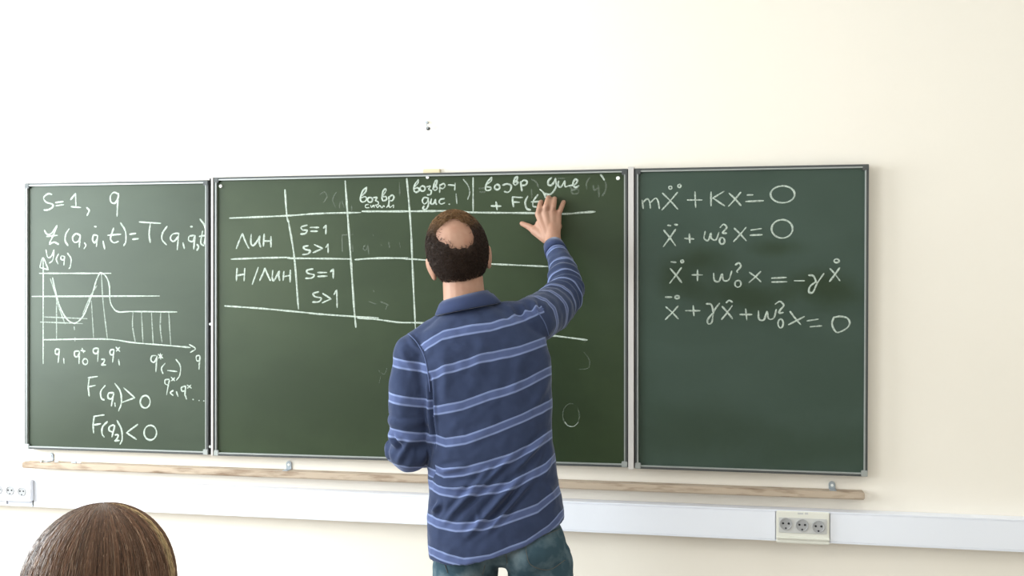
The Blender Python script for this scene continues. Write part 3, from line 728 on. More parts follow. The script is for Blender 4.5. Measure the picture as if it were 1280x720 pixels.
def add_head(mb, c, R, s=1.0, ear=True):
    """skull, jaw, nose, brow, lips, ears around the head centre c (local x right, y forward, z up)"""
    L = lambda x, y, z: c + R @ (Vector((x, y, z)) * s)
    mb.ellipsoid(c, (0.0785 * s, 0.098 * s, 0.102 * s), R)
    mb.ellipsoid(L(0, 0.03, -0.065), (0.060 * s, 0.072 * s, 0.060 * s), R)
    mb.ellipsoid(L(0, 0.070, -0.105), (0.030 * s, 0.026 * s, 0.022 * s), R)
    mb.ellipsoid(L(0, 0.080, 0.022), (0.056 * s, 0.022 * s, 0.014 * s), R)
    for k in (-1, 1):
        mb.ellipsoid(L(k * 0.040, 0.070, -0.035), (0.024 * s, 0.024 * s, 0.022 * s), R)
        if ear:
            Re = R @ Matrix.Rotation(k * -0.42, 3, 'Z') @ Matrix.Rotation(k * 0.16, 3, 'Y')
            mb.ellipsoid(L(k * 0.0855, -0.002, -0.040), (0.0075 * s, 0.020 * s, 0.034 * s), Re, 16, 10)
            mb.ellipsoid(L(k * 0.082, 0.006, -0.066), (0.007 * s, 0.010 * s, 0.013 * s), Re, 12, 8)
            mb.ellipsoid(L(k * 0.078, 0.008, -0.040), (0.012 * s, 0.012 * s, 0.024 * s), R, 12, 8)
    mb.capsule(L(0, 0.092, 0.006), L(0, 0.116, -0.032), 0.009 * s, 0.013 * s)
    for k in (-1, 1): mb.ellipsoid(L(k * 0.012, 0.104, -0.036), (0.009 * s, 0.011 * s, 0.008 * s), R, 12, 8)
    mb.ellipsoid(L(0, 0.094, -0.066), (0.025 * s, 0.011 * s, 0.0055 * s), R, 14, 8)
    mb.ellipsoid(L(0, 0.092, -0.077), (0.022 * s, 0.011 * s, 0.006 * s), R, 14, 8)


def add_eyes(root, c, R, s=1.0):
    for k in (-1, 1):
        p = c + R @ (Vector((k * 0.031, 0.083, -0.002)) * s)
        e = MB().ellipsoid(p, (0.0115 * s,) * 3, n=16, m=10).build('eye', M['eye'], root, smooth=True)
        q_ = c + R @ (Vector((k * 0.031, 0.0925, -0.002)) * s)
        MB().ellipsoid(q_, (0.0055 * s, 0.0028 * s, 0.0055 * s), R, n=14, m=8).build('iris', M['hole'], e, smooth=True)


def finger(mb, pts, r0, r1):
    n = len(pts)
    mb.chain(pts, [r0 + (r1 - r0) * i / (n - 1) for i in range(n)])


def relaxed_hand(mb, wrist, fwd, up, side, s=1.0):
    """slightly curled hand: fwd along the palm, up = back of the hand, side = towards the thumb"""
    f, u, t = fwd.normalized(), up.normalized(), side.normalized()
    P = lambda a, b, c: wrist + (f * a + t * b + u * c) * s
    for b in (-0.026, -0.009, 0.009, 0.026): mb.capsule(P(0.01, b * 0.6, 0), P(0.085, b, 0.002), 0.016 * s, 0.012 * s)
    for b, ln in ((-0.032, 0.058), (-0.011, 0.074), (0.010, 0.080), (0.031, 0.072)):
        finger(mb, [P(0.088, b, 0), P(0.088 + ln * 0.48, b * 1.06, -0.010), P(0.088 + ln * 0.76, b * 1.08, -0.030), P(0.088 + ln * 0.86, b * 1.08, -0.050)], 0.0098 * s, 0.0078 * s)
    finger(mb, [P(0.02, 0.022, -0.006), P(0.052, 0.048, -0.016), P(0.085, 0.058, -0.026), P(0.108, 0.056, -0.036)], 0.013 * s, 0.0085 * s)


def shoe(root, ankle, ang, m_shoe, m_sole):
    """ankle above the floor, toes along ang (0 = +Y)"""
    d = Vector((math.sin(ang), math.cos(ang), 0)); sd = Vector((d.y, -d.x, 0))
    prof = [(-0.085, 0.026, 0.070), (-0.06, 0.036, 0.085), (-0.01, 0.038, 0.088), (0.05, 0.042, 0.066), (0.11, 0.048, 0.050), (0.16, 0.042, 0.042), (0.185, 0.022, 0.032)]
    rings = []; srings = []
    for (a, wd, h) in prof:
        c = Vector((ankle.x, ankle.y, 0)) + d * a
        rings.append([c + sd * (wd * math.cos(t)) + Vector((0, 0, 0.016 + max(0.0, h - 0.016) * max(0, math.sin(t)) ** 0.8)) for t in np.linspace(0, 2 * math.pi, 20, endpoint=False)])
        srings.append([c + sd * (wd + 0.004) * k + Vector((0, 0, z)) for (k, z) in ((-1, 0.001), (1, 0.001), (1, 0.018), (-1, 0.018))])
    so = MB().loft(rings).build('shoe', m_shoe, root, smooth=True)
    MB().loft(srings).build('sole', m_sole, so)
    return so


# ------------------------------------------------------------------ the man writing at the board
BY = -0.655
HC = at(571.5, 311.5, -0.645); HR = rotm(math.radians(17), math.radians(-12), math.radians(13))
neck = at(582, 384, -0.655)
shR, elR, wrR = at(664, 402, -0.60), at(707.5, 366, -0.325), at(691.5, 303.5, -0.098)
shL, elL, wrL = at(517, 446, -0.70), at(512.5, 563, -0.70), at(574, 546, -0.455)
hipc = at(626, 662, -0.64)
thL, thR = at(582, 700, -0.64), at(675, 700, -0.64)
knL, knR = Vector((thL.x - 0.015, -0.63, 0.50)), Vector((thR.x + 0.02, -0.60, 0.50))
anL, anR = Vector((thL.x - 0.02, -0.66, 0.09)), Vector((thR.x + 0.03, -0.64, 0.09))

man = empty('person', ((anL.x + anR.x) / 2, -0.65, 0))
tag(man, 'man in a blue striped shirt and jeans standing with one hand raised to the chalkboard', 'person')

b = MB()
add_head(b, HC, HR)
b.capsule(HC + HR @ Vector((0, -0.012, -0.075)), neck + Vector((0, 0, -0.03)), 0.058, 0.062)
b.ellipsoid(HC + HR @ Vector((0, -0.022, -0.07)), (0.050, 0.045, 0.05), HR)
chest, belly = at(602, 460, BY), at(612, 560, BY)
b.ellipsoid(chest, (0.150, 0.090, 0.150)); b.ellipsoid(belly, (0.140, 0.090, 0.190)); b.ellipsoid(hipc + Vector((0, 0, 0.02)), (0.140, 0.080, 0.09))
b.capsule(at(575, 420, -0.655), shL + Vector((0.01, 0, -0.01)), 0.040, 0.042); b.capsule(at(606, 414, -0.65), shR, 0.040, 0.05)
b.chain([shL, (shL + elL) / 2, elL, (elL + wrL) / 2, wrL], [0.048, 0.046, 0.038, 0.036, 0.026])
fm = at(703.5, 336, -0.205)
b.chain([shR, (shR + elR) / 2, elR, fm, wrR], [0.052, 0.046, 0.040, 0.036, 0.0275])
b.chain([thL, knL, knL.lerp(anL, 0.35), anL], [0.078, 0.052, 0.053, 0.036]); b.chain([thR, knR, knR.lerp(anR, 0.35), anR], [0.078, 0.052, 0.053, 0.036])
for an in (anL, anR):
    b.capsule(an + Vector((0, -0.03, -0.045)), an + Vector((0, 0.12, -0.055)), 0.030, 0.022)
# raised hand, finger tips and palm edge resting on the board
H = lambda x, y, d: at(x, y, BF - d)
kn = [H(673.2, 267.5, 0.046), H(681.2, 264.0, 0.050), H(690.0, 265.0, 0.047), H(697.4, 269.5, 0.040)]
for i, k in enumerate(kn):
    base = wrR.lerp(kn[i], 0.12) + Vector(((i - 1.5) * 0.004, 0, 0))
    b.capsule(base, k, 0.0165, 0.0128)
b.capsule(kn[0] + Vector((0.004, 0.012, -0.035)), kn[3] + Vector((-0.006, 0.012, -0.035)), 0.018, 0.018)
b.capsule(wrR, H(690.5, 285, 0.050), 0.0275, 0.026)
tips = [((674.3, 261, 0.056), (675.4, 255.5, 0.036), (676.4, 252.5, 0.011)), ((683, 257.2, 0.060), (684.8, 250.4, 0.039), (685.8, 247.2, 0.011)),
        ((691.6, 258.2, 0.056), (692.6, 251.8, 0.037), (693.2, 248.4, 0.011)), ((700.4, 262.6, 0.046), (703.0, 256.2, 0.030), (704.6, 252.6, 0.0095))]
rad = [(0.0112, 0.0090), (0.0114, 0.0092), (0.0110, 0.0089), (0.0100, 0.0080)]
for k, tp, r in zip(kn, tips, rad): finger(b, [k] + [H(*q_) for q_ in tp], *r)
b.capsule(H(683, 297, 0.050), H(668.5, 288.0, 0.034), 0.0215, 0.0165)
b.capsule(H(676, 285, 0.036), H(671, 284, 0.028), 0.017, 0.012)
finger(b, [H(668.5, 288.0, 0.034), H(661.0, 283.2, 0.022), H(652.6, 279.4, 0.012)], 0.0140, 0.0088)
relaxed_hand(b, wrL, Vector((0.30, 0.9, 0.10)), Vector((-0.2, 0.0, 1)), Vector((-0.9, 0.3, -0.2)))
body = fuse(b, 0.0032, 3)
# tendons, knuckle creases: tiny relief on the raised hand
link('body', body, M['skin'], man, smooth=True)
add_eyes(man, HC, HR)
# finger nails are turned to the board; one thumb nail shows
tn = H(654.5, 280.0, 0.0205)
MB().ellipsoid(tn, (0.0065, 0.0022, 0.0048), n=12, m=8).build('thumb_nail', mat('nail', (0.72, 0.50, 0.42), 0.35, 0.4), man, smooth=True)

# ---- shirt
NOM = -0.77


def nominal(v):
    """photo-like coordinates of (X, Z) on the fixed vertical plane of the man's back, used as cloth coordinates"""
    X_ = v[:, 0] - CAM.x; Z_ = v[:, 2] - CAM.z; Y_ = NOM - CAM.y
    z = X_ * F_AX.x + Y_ * F_AX.y
    return 640 + F_PX * (X_ * R_AX.x + Y_ * R_AX.y) / z, 360.9 - F_PX * Z_ / z


def ring3(xl, yl, xr, yr, t, Yc, dy=0.0, n=40, sq=2.3, sc=1.0, lift=0.0, sag=0.0):
    a = at(xl, yl, Yc - dy); c_ = at(xr, yr, Yc + dy)
    m_ = (a + c_) / 2; h = (c_ - a) / 2 * sc
    dv = Vector((-h.y, h.x, 0)).normalized() * t * sc
    out = []
    for q_ in np.linspace(0, 2 * math.pi, n, endpoint=False):
        cu, su = math.cos(q_), math.sin(q_)
        out.append(m_ + h * (math.copysign(abs(cu) ** (2 / sq), cu)) + dv * (math.copysign(abs(su) ** (2 / sq), su)) + Vector((0, 0, lift - sag * (1 - cu * cu) * (1 - 0.5 * su) / 1.5)))
    return out


s = MB()
rows = [(556, 389, 611, 378, 0.060, -0.655, 0.00), (541, 401, 640, 388, 0.078, -0.658, 0.02), (526, 414, 664, 402, 0.098, -0.660, 0.035), (517, 432, 683, 424, 0.113, -0.660, 0.04),
        (517, 460, 689, 456, 0.122, -0.660, 0.035), (524, 500, 690.5, 497, 0.125, -0.658, 0.025), (532, 542, 690, 536, 0.124, -0.655, 0.02), (536, 584, 694, 572, 0.123, -0.652, 0.01),
        (537, 622, 698.5, 604, 0.126, -0.650, 0.01), (536, 660, 703, 630, 0.132, -0.645, 0.005), (538.5, 694, 706.5, 650, 0.138, -0.640, 0.0)]
rings = [ring3(*r, sag=0.033 * max(0, i - 8) / 2) for i, r in enumerate(rows)]
rings += [ring3(*rows[-1], sc=0.93, lift=0.002, sag=0.033), ring3(*rows[-1], sc=0.88, lift=0.035, sag=0.033)]
s.loft(rings)
s.capsule(at(563, 407, -0.66), shL + Vector((0.002, 0, 0.002)), 0.050, 0.063)
s.capsule(at(612, 398, -0.655), shR + Vector((-0.004, 0, -0.006)), 0.048, 0.068)
slL = [shL, at(512.5, 505, -0.715), elL, at(540, 556, -0.585), at(571, 547, -0.468)]
s.chain(slL, [0.060, 0.0625, 0.058, 0.050, 0.040])
s.capsule(at(511, 560, -0.70), at(511, 571, -0.70), 0.052, 0.043); s.ellipsoid(at(493, 562, -0.66), (0.026, 0.05, 0.036))
slR = [shR, (shR + elR) / 2 + Vector((0.006, 0, -0.008)), elR, fm, at(693.0, 310, -0.118)]
s.chain(slR, [0.072, 0.067, 0.057, 0.0455, 0.0315])
shirt_me = fuse(s, 0.0042, 12)
v = verts_np(shirt_me); nrm = normals_np(shirt_me)
px, py = nominal(v)


def seg_dist(P, a, c_):
    a, c_ = np.array(a, float), np.array(c_, float); d = c_ - a
    t = np.clip(((P - a) @ d) / (d @ d), 0, 1)
    return np.linalg.norm(P - (a + t[..., None] * d), axis=-1), t


disp = 0.0016 * wob(v, 55) + 0.0012 * wob(v, 130); disp0 = disp.copy()
back = np.clip(-nrm[:, 1] * 1.6, 0, 1)
P2 = np.stack([px, py], 1)
FOLDS = [((556, 652), (612, 588), 5.0, 0.009), ((586, 668), (650, 596), 5.5, 0.010), ((575, 636), (640, 570), 4.0, 0.006), ((612, 662), (664, 600), 4.5, 0.008), ((640, 594), (684, 540), 5.0, 0.008),
         ((548, 590), (580, 583), 5.0, 0.006), ((560, 610), (604, 604), 5.0, 0.005), ((596, 640), (600, 655), 4.0, 0.004), ((676, 600), (692, 545), 4.5, 0.008), ((690, 640), (680, 610), 4.5, 0.006),
         ((536, 645), (548, 630), 4.5, 0.009), ((560, 500), (556, 440), 9.0, 0.004), ((596, 480), (604, 420), 10.0, 0.003), ((640, 500), (650, 440), 9.0, 0.004),
         ((640, 378), (652, 396), 4.0, 0.005), ((655, 374), (664, 392), 3.5, 0.005), ((624, 382), (640, 402), 4.5, 0.005), ((668, 372), (672, 388), 3.5, 0.004),
         ((505, 420), (530, 446), 4.0, 0.004), ((498, 436), (520, 470), 5.0, 0.003), ((520, 585), (534, 545), 5.0, 0.006), ((494, 580), (512, 550), 5.0, 0.006), ((487, 545), (500, 560), 4.0, -0.008),
         ((538, 470), (541, 560), 3.0, -0.008), ((660, 520), (684, 470), 6.0, 0.004)]
for (a, c_, wd, amp) in FOLDS:
    d, t = seg_dist(P2, a, c_); wd = wd * 0.72
    disp += 1.3 * amp * (np.exp(-(d / wd) ** 2) - 0.5 * np.exp(-((d - 2 * wd) / wd) ** 2)) * np.sin(np.pi * np.clip(t * 0.86 + 0.07, 0, 1)) * back
fold_shift = (disp - disp0) * 230                               # the weave breaks where the cloth folds
# creases around the bent arm
poly = [np.array(p) for p in slR]


def along(v, poly):
    best = np.full(len(v), 9.0); arc = np.zeros(len(v)); acc = 0.0
    for i in range(len(poly) - 1):
        d, t = seg_dist(v, poly[i], poly[i + 1]); L_ = np.linalg.norm(np.array(poly[i + 1]) - np.array(poly[i]))
        m_ = d < best; best[m_] = d[m_]; arc[m_] = acc + t[m_] * L_; acc += L_
    return best, arc


dR, arcR = along(v, poly); dL, arcL = along(v, [np.array(p) for p in slL])
el_arc = sum((Vector(poly[i + 1]) - Vector(poly[i])).length for i in range(2))
armR = (dR < 0.085) & (arcR > 0.02)
disp += np.where(armR, 0.0045 * np.sin(arcR * 150 + 1.6 * wob(v, 14)) * np.exp(-((arcR - el_arc) / 0.13) ** 2), 0)
armLm = (dL < 0.075) & (arcL > 0.16)
disp += np.where(armLm, 0.0035 * np.sin(arcL * 120 + 1.6 * wob(v, 12)), 0)
v2 = v + nrm * disp[:, None]
set_verts(shirt_me, v2)

# stripes: woven bands, as cloth coordinates per face corner
BANDS = [[(517, 434), (553, 413), (580, 407), (610, 403), (643, 393), (670, 380), (690, 372)],
         [(517, 472), (533, 465), (570, 452), (610, 440), (647, 433), (673, 423), (690, 416)],
         [(530, 510), (545, 507), (580, 500), (613, 488), (643, 480), (670, 466), (690, 456)],
         [(530, 541), (540, 543), (557, 547), (583, 543), (620, 530), (650, 518), (673, 508), (690, 499)],
         [(535, 580), (542, 583), (553, 586), (580, 583), (610, 575), (637, 567), (663, 555), (683, 543), (694, 534)],
         [(535, 604), (547, 608), (567, 610), (597, 607), (613, 605), (637, 602), (657, 592), (677, 583), (697, 561)],
         [(535, 648), (542, 650), (570, 653), (603, 650), (620, 647), (643, 640), (670, 632), (702, 609)],
         [(535, 689), (540, 690), (580, 697), (613, 692), (637, 682.5), (657, 676), (683, 660), (707, 636)]]


def torso_stripe(x, y):
    Y = np.stack([np.interp(x, [p[0] for p in bd], [p[1] for p in bd]) for bd in BANDS], 1)
    Y = np.concatenate([Y[:, :1] - 60, Y, Y[:, -1:] + 46], 1)
    out = np.zeros(len(x))
    for k in range(Y.shape[1] - 1):
        m_ = (y >= Y[:, k]) & (y < Y[:, k + 1])
        out[m_] = k + ((y - Y[:, k]) / (Y[:, k + 1] - Y[:, k]))[m_]
    out[y >= Y[:, -1]] = Y.shape[1] - 0.5
    # equal thread widths whatever the spacing
    k = np.floor(out).astype(int).clip(0, Y.shape[1] - 2)
    gap = np.take_along_axis(Y, (k + 1)[:, None], 1)[:, 0] - np.take_along_axis(Y, k[:, None], 1)[:, 0]
    d = (out - k) * gap
    return k + np.where(d < 13, d / 45.0, 13 / 45.0 + (d - 13) / np.maximum(gap - 13, 1) * (1 - 13 / 45.0))


nl = len(shirt_me.loops); lv = np.empty(nl, np.int32); shirt_me.loops.foreach_get('vertex_index', lv)
nf = len(shirt_me.polygons); ls = np.empty(nf, np.int32); lt = np.empty(nf, np.int32)
shirt_me.polygons.foreach_get('loop_start', ls); shirt_me.polygons.foreach_get('loop_total', lt)
face_of = np.repeat(np.arange(nf), lt)
fc = np.zeros((nf, 3)); np.add.at(fc, face_of, v[lv]); fc /= lt[:, None]
fx, fy = nominal(fc)
dRf, arcRf = along(fc, poly); dLf, arcLf = along(fc, [np.array(p) for p in slL])
# armhole seams
seamL = np.interp(fy, [405, 417, 440, 470, 490, 545, 592], [503, 510, 530, 536, 538.5, 540, 541])
regL = (fx < seamL) & (dLf < 0.11) & (fy > 405) & (fy < 600) | (dLf < 0.06) & (arcLf > 0.24) & (fc[:, 1] > -0.60)
nR = Vector((0.80, 0.55, 0.10)).normalized(); oR = np.array(at(676, 400, -0.62))
regR = ((fc - oR) @ np.array(nR) > 0) & (dRf < 0.13)
st = torso_stripe(px, py + fold_shift)[lv]
rl = regL[face_of]; rr = regR[face_of]
lx, ly = px[lv], py[lv]
sl = 1 + (ly - 0.16 * (lx - 490) - 448.0) / 44.5
st[rl] = np.maximum(sl[rl], 0.5)
ar = arcR[lv]; st[rr] = 1.18 + (ar[rr] - 0.03) / 0.082
at_ = shirt_me.attributes.new('stripe', 'FLOAT', 'CORNER'); at_.data.foreach_set('value', st.astype(np.float32))

sm = mat('striped_shirt_cloth', lin(52, 61, 90), 0.92, 0.08, bump=(420, 0.3, 0.0015))
nt = sm.node_tree; pb = nt.nodes['Principled BSDF']
an = nt.nodes.new('ShaderNodeAttribute'); an.attribute_name = 'stripe'
fr = nt.nodes.new('ShaderNodeMath'); fr.operation = 'FRACT'; nt.links.new(an.outputs['Fac'], fr.inputs[0])
cr = nt.nodes.new('ShaderNodeValToRGB'); cr.color_ramp.interpolation = 'LINEAR'
BASE, BAND, LINE = lin(53, 62, 88), lin(80, 91, 128), lin(118, 131, 168)
els = [(0.0, LINE), (0.040, LINE), (0.062, BAND), (0.205, BAND), (0.225, LINE), (0.258, LINE), (0.280, BASE), (0.99, BASE)]
while len(cr.color_ramp.elements) < len(els): cr.color_ramp.elements.new(0.5)
for e_, (p_, c_) in zip(cr.color_ramp.elements, els): e_.position = p_; e_.color = (*c_, 1)
nt.links.new(fr.outputs[0], cr.inputs[0])
tc = nt.nodes.new('ShaderNodeTexCoord'); nz = nt.nodes.new('ShaderNodeTexNoise'); nz.inputs['Scale'].default_value = 35; nz.inputs['Detail'].default_value = 7
nt.links.new(tc.outputs['Object'], nz.inputs[0])
hv = nt.nodes.new('ShaderNodeHueSaturation'); mr = nt.nodes.new('ShaderNodeMapRange'); mr.inputs[3].default_value = 0.82; mr.inputs[4].default_value = 1.18
nt.links.new(nz.outputs[0], mr.inputs[0]); nt.links.new(mr.outputs[0], hv.inputs['Value']); nt.links.new(cr.outputs[0], hv.inputs['Color'])
nt.links.new(hv.outputs[0], pb.inputs['Base Color'])
plain = mat('plain_shirt_cloth', lin(55, 64, 94), 0.92, 0.08, bump=(420, 0.3, 0.0015))
for mm_ in (sm, plain):                                        # soft fuzz of brushed cotton
    p_ = mm_.node_tree.nodes['Principled BSDF']; p_.inputs['Sheen Weight'].default_value = 0.30; p_.inputs['Sheen Roughness'].default_value = 0.35
    p_.inputs['Sheen Tint'].default_value = (0.80, 0.86, 1.0, 1)
plain_seam = mat('seam_cloth', lin(92, 104, 140), 0.92, 0.08)
shirt = link('shirt', shirt_me, sm, man, smooth=True)
sb = bmesh.new(); sb.from_mesh(shirt_me); stree = BVHTree.FromBMesh(sb)
for pts in ([(509, 416), (520, 427), (530, 444), (535, 466), (537.5, 490)], [(671, 388), (681, 404), (686, 420)]):
    P = []
    for p in spline(pts, 8):
        h = stree.ray_cast(CAM, ray(p[0], p[1]).normalized())
        if h[0] is not None: P.append(h[0] + h[1] * 0.0006)
    MB().tube(P, 0.0016, 6).build('armhole_seam', plain_seam, shirt, smooth=True)
sb.free()
# collar folded down around the neck
top = dict(n=48, sq=2.0)
cA = ring3(551.5, 383, 611.5, 369, 0.066, -0.650, **top); cB = ring3(553.5, 376.5, 609, 362.5, 0.063, -0.648, **top)
cM = ring3(550.5, 379.5, 613, 366, 0.070, -0.650, **top)
cC = ring3(549.5, 381.5, 616, 367, 0.078, -0.651, **top); cD = ring3(545.0, 393.5, 626.5, 378.0, 0.094, -0.653, **top); cE = ring3(548.0, 395.5, 623, 380.0, 0.088, -0.653, **top)
cI = ring3(555.0, 388, 608, 374, 0.058, -0.650, **top); cT = ring3(556, 377.5, 606, 363.5, 0.059, -0.648, **top)
MB().loft([cI, cT, cB, cM, cC, cD, cE, cA, cI], close=False).build('collar', plain, shirt, smooth=True)
# cuff of the raised arm and its button
cd = (Vector(slR[4]) - Vector(fm)).normalized(); c0 = Vector(slR[4]) - cd * 0.030; c1 = Vector(slR[4]) + cd * 0.016
a0 = cd.orthogonal().normalized(); b0 = cd.cross(a0)
cr_ = lambda p, r: [p + (a0 * math.cos(t) + b0 * math.sin(t)) * r for t in np.linspace(0, 2 * math.pi, 32, endpoint=False)]
MB().loft([cr_(c0, 0.034), cr_(c0, 0.0385), cr_(c0.lerp(c1, 0.5), 0.0365), cr_(c1, 0.0335), cr_(c1, 0.030), cr_(c0, 0.034)], close=False).build('cuff', plain, shirt, smooth=True)

# ---- jeans
j = MB()
j.ellipsoid(at(624, 668, -0.640), (0.166, 0.108, 0.092)); j.ellipsoid(at(588, 692, -0.652), (0.090, 0.098, 0.085)); j.ellipsoid(at(668, 684, -0.650), (0.092, 0.106, 0.100))
j.chain([thL + Vector((0, 0, -0.02)), at(581, 726, -0.645), knL, anL + Vector((0, 0, -0.02))], [0.097, 0.094, 0.072, 0.062])
j.chain([thR + Vector((0, 0, -0.015)), at(676, 726, -0.645), knR, anR + Vector((0, 0, -0.02))], [0.096, 0.092, 0.072, 0.062])
j.capsule(at(700, 690, -0.64), at(703, 722, -0.64), 0.03, 0.032)
j_me = fuse(j, 0.005, 8)
v = verts_np(j_me); nrm = normals_np(j_me)
set_verts(j_me, v + nrm * (0.0022 * wob(v, 40) + 0.0012 * wob(v, 95))[:, None])
jeans = link('jeans', j_me, M['denim'], man, smooth=True)
jb = bmesh.new(); jb.from_mesh(j_me); tree = BVHTree.FromBMesh(jb)


def on_jeans(x, y, lift=0.0012):
    d = ray(x, y).normalized(); h = tree.ray_cast(CAM, d)
    return None if h[0] is None else h[0] + h[1] * lift


def stitch_line(pts, r=0.0009):
    P = [on_jeans(p[0], p[1]) for p in spline(pts, 8)]; P = [p for p in P if p is not None]
    return MB().tube(P, r, 6) if len(P) > 2 else None


def pocket(corners):
    """patch pocket lying on the seat of the jeans"""
    (a, b_, c_, d_) = [np.array(q_, float) for q_ in corners]
    n = 14; vs = []; fs = []
    for i in range(n + 1):
        for k in range(n + 1):
            u_, w_ = i / n, k / n
            p = (a * (1 - u_) + b_ * u_) * (1 - w_) + (d_ * (1 - u_) + c_ * u_) * w_
            h = on_jeans(p[0], p[1] + 8 * w_ * w_ * (1 - abs(2 * u_ - 1)), 0.0022 if 0 < i < n and 0 < k < n else 0.0004)
            vs.append(h)
    if any(q_ is None for q_ in vs): return None
    for i in range(n):
        for k in range(n): fs.append((i * (n + 1) + k, (i + 1) * (n + 1) + k, (i + 1) * (n + 1) + k + 1, i * (n + 1) + k + 1))
    return link('pocket', mb_plain(MB().add(vs, fs), 'pocket'), M['denim'], jeans, smooth=True)


for cs in ([(654, 668), (704, 650), (708, 698), (660, 706)], [(553, 676), (606, 680), (602, 716), (560, 712)]):
    pk = pocket(cs)
for nm, pts in (('stitching', [(656, 668), (658, 690), (664, 706), (686, 712), (706, 700)]), ('stitching', [(655, 676), (680, 669), (704, 659)]), ('stitching', [(556, 704), (560, 716)]), ('stitching', [(606, 706), (603, 718)]), ('stitching', [(632, 690), (634, 704)])):
    t_ = stitch_line(pts)
    if t_: t_.build(nm, M['stitch'], jeans, smooth=True)
jb.free()
shoe(man, anL, -0.10, M['shoe'], M['sole']); shoe(man, anR, 0.16, M['shoe'], M['sole'])

# ---- hair: a thin shell following the skull, sunk under the skin where there is none, plus short curls
RX, RY, RZ = 0.0795, 0.0985, 0.1035
HRi = HR.transposed()


def hit_skull(px_, py_):
    d = HRi @ ray(px_, py_); o = HRi @ (CAM - HC)
    S_ = Vector((1 / RX, 1 / RY, 1 / RZ)); d2 = Vector([d[i] * S_[i] for i in range(3)]); o2 = Vector([o[i] * S_[i] for i in range(3)])
    A, B_, C_ = d2.dot(d2), 2 * o2.dot(d2), o2.dot(o2) - 1
    t = (-B_ - math.sqrt(max(0, B_ * B_ - 4 * A * C_))) / (2 * A); return np.array(o2 + d2 * t)


bald = hit_skull(568, 290)
bxl, bxr, bzu, bzd = [hit_skull(*q_) - bald for q_ in ((545, 292), (592, 290), (568, 273), (568, 309))]
sstep = lambda x, a, c_: (lambda t: t * t * (3 - 2 * t))(np.clip((x - a) / (c_ - a), 0, 1))


def hair_mask(d):
    """d: unit directions in head space -> 0..1"""
    nz_ = 0.10 * wob(d, 9)
    rel = d - bald
    ul, ur, wu, wd = [np.maximum(rel @ q_ / (q_ @ q_), 0) for q_ in (bxl, bxr, bzu, bzd)]
    rb = np.sqrt(np.maximum(ul, ur) ** 2 + np.maximum(wu, wd) ** 2) + 1.5 * nz_ + 0.05 * wob(d, 30)
    rb = np.where(d @ bald < 0, 3.0, rb)
    m_bald = sstep(rb, 0.82, 1.25)
    hairline = np.where(d[:, 1] > 0.30, sstep(d[:, 2], 0.62, 0.74), 1.0)
    temple = 1 - sstep(d[:, 1], 0.16, 0.34) * (1 - sstep(d[:, 2], 0.55, 0.7))
    nape = sstep(d[:, 2] + 0.6 * nz_, -0.99, -0.86)
    ear = 1 - np.exp(-(((d[:, 1] - 0.10) / 0.22) ** 2 + ((d[:, 2] + 0.46) / 0.26) ** 2)) * (np.abs(d[:, 0]) > 0.5)
    return m_bald * hairline * temple * nape * ear, rb


n, m_ = 150, 100; dirs = []
for i in range(m_ + 1):
    t = -math.pi / 2 + math.pi * i / m_
    for k in range(n): q_ = 2 * math.pi * k / n; dirs.append((math.cos(t) * math.cos(q_), math.cos(t) * math.sin(q_), math.sin(t)))
dirs = np.array(dirs); mk, rb = hair_mask(dirs)
RR = np.array([RX, RY, RZ]); HRn = np.array(HR)
thick = -0.007 + mk * (0.0132 + 0.0030 * wob(dirs * 0.09, 210) + 0.0022 * wob(dirs * 0.09, 420))
low = np.clip((-dirs[:, 2] - 0.55) / 0.4, 0, 1) * (dirs[:, 1] < 0.25)
loc = dirs * (RR + thick[:, None]); loc[:, 1] += 0.020 * low * mk; 
wv = loc @ HRn.T + np.array(HC)
fs = []
for i in range(m_):
    for k in range(n):
        a = (i * n + k, i * n + (k + 1) % n, (i + 1) * n + (k + 1) % n, (i + 1) * n + k)
        if max(mk[q_] for q_ in a) > 0.04: fs.append(a)
hm = mat('dark_brown_hair', (0.030, 0.021, 0.017), 0.6, 0.25)
hme = MB().add(wv, fs).mesh('hair')
hcol = hme.attributes.new('tone', 'FLOAT_COLOR', 'POINT')


def hair_material(name):
    m = mat(name, (0.05, 0.03, 0.02), 0.55, 0.12)
    a = m.node_tree.nodes.new('ShaderNodeAttribute'); a.attribute_name = 'tone'
    m.node_tree.links.new(a.outputs['Color'], m.node_tree.nodes['Principled BSDF'].inputs['Base Color'])
    return m


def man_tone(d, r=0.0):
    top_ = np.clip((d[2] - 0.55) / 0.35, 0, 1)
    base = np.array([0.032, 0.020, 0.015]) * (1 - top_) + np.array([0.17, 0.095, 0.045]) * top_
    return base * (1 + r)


hvv = (verts_np(hme) - np.array(HC)) @ HRn / RR
hvv /= np.linalg.norm(hvv, axis=1)[:, None]
hcol.data.foreach_set('color', np.array([[*man_tone(d), 1] for d in hvv], np.float32).ravel())
HM = hair_material('short_hair_strands')
hair = link('hair', hme, HM, man, smooth=True)


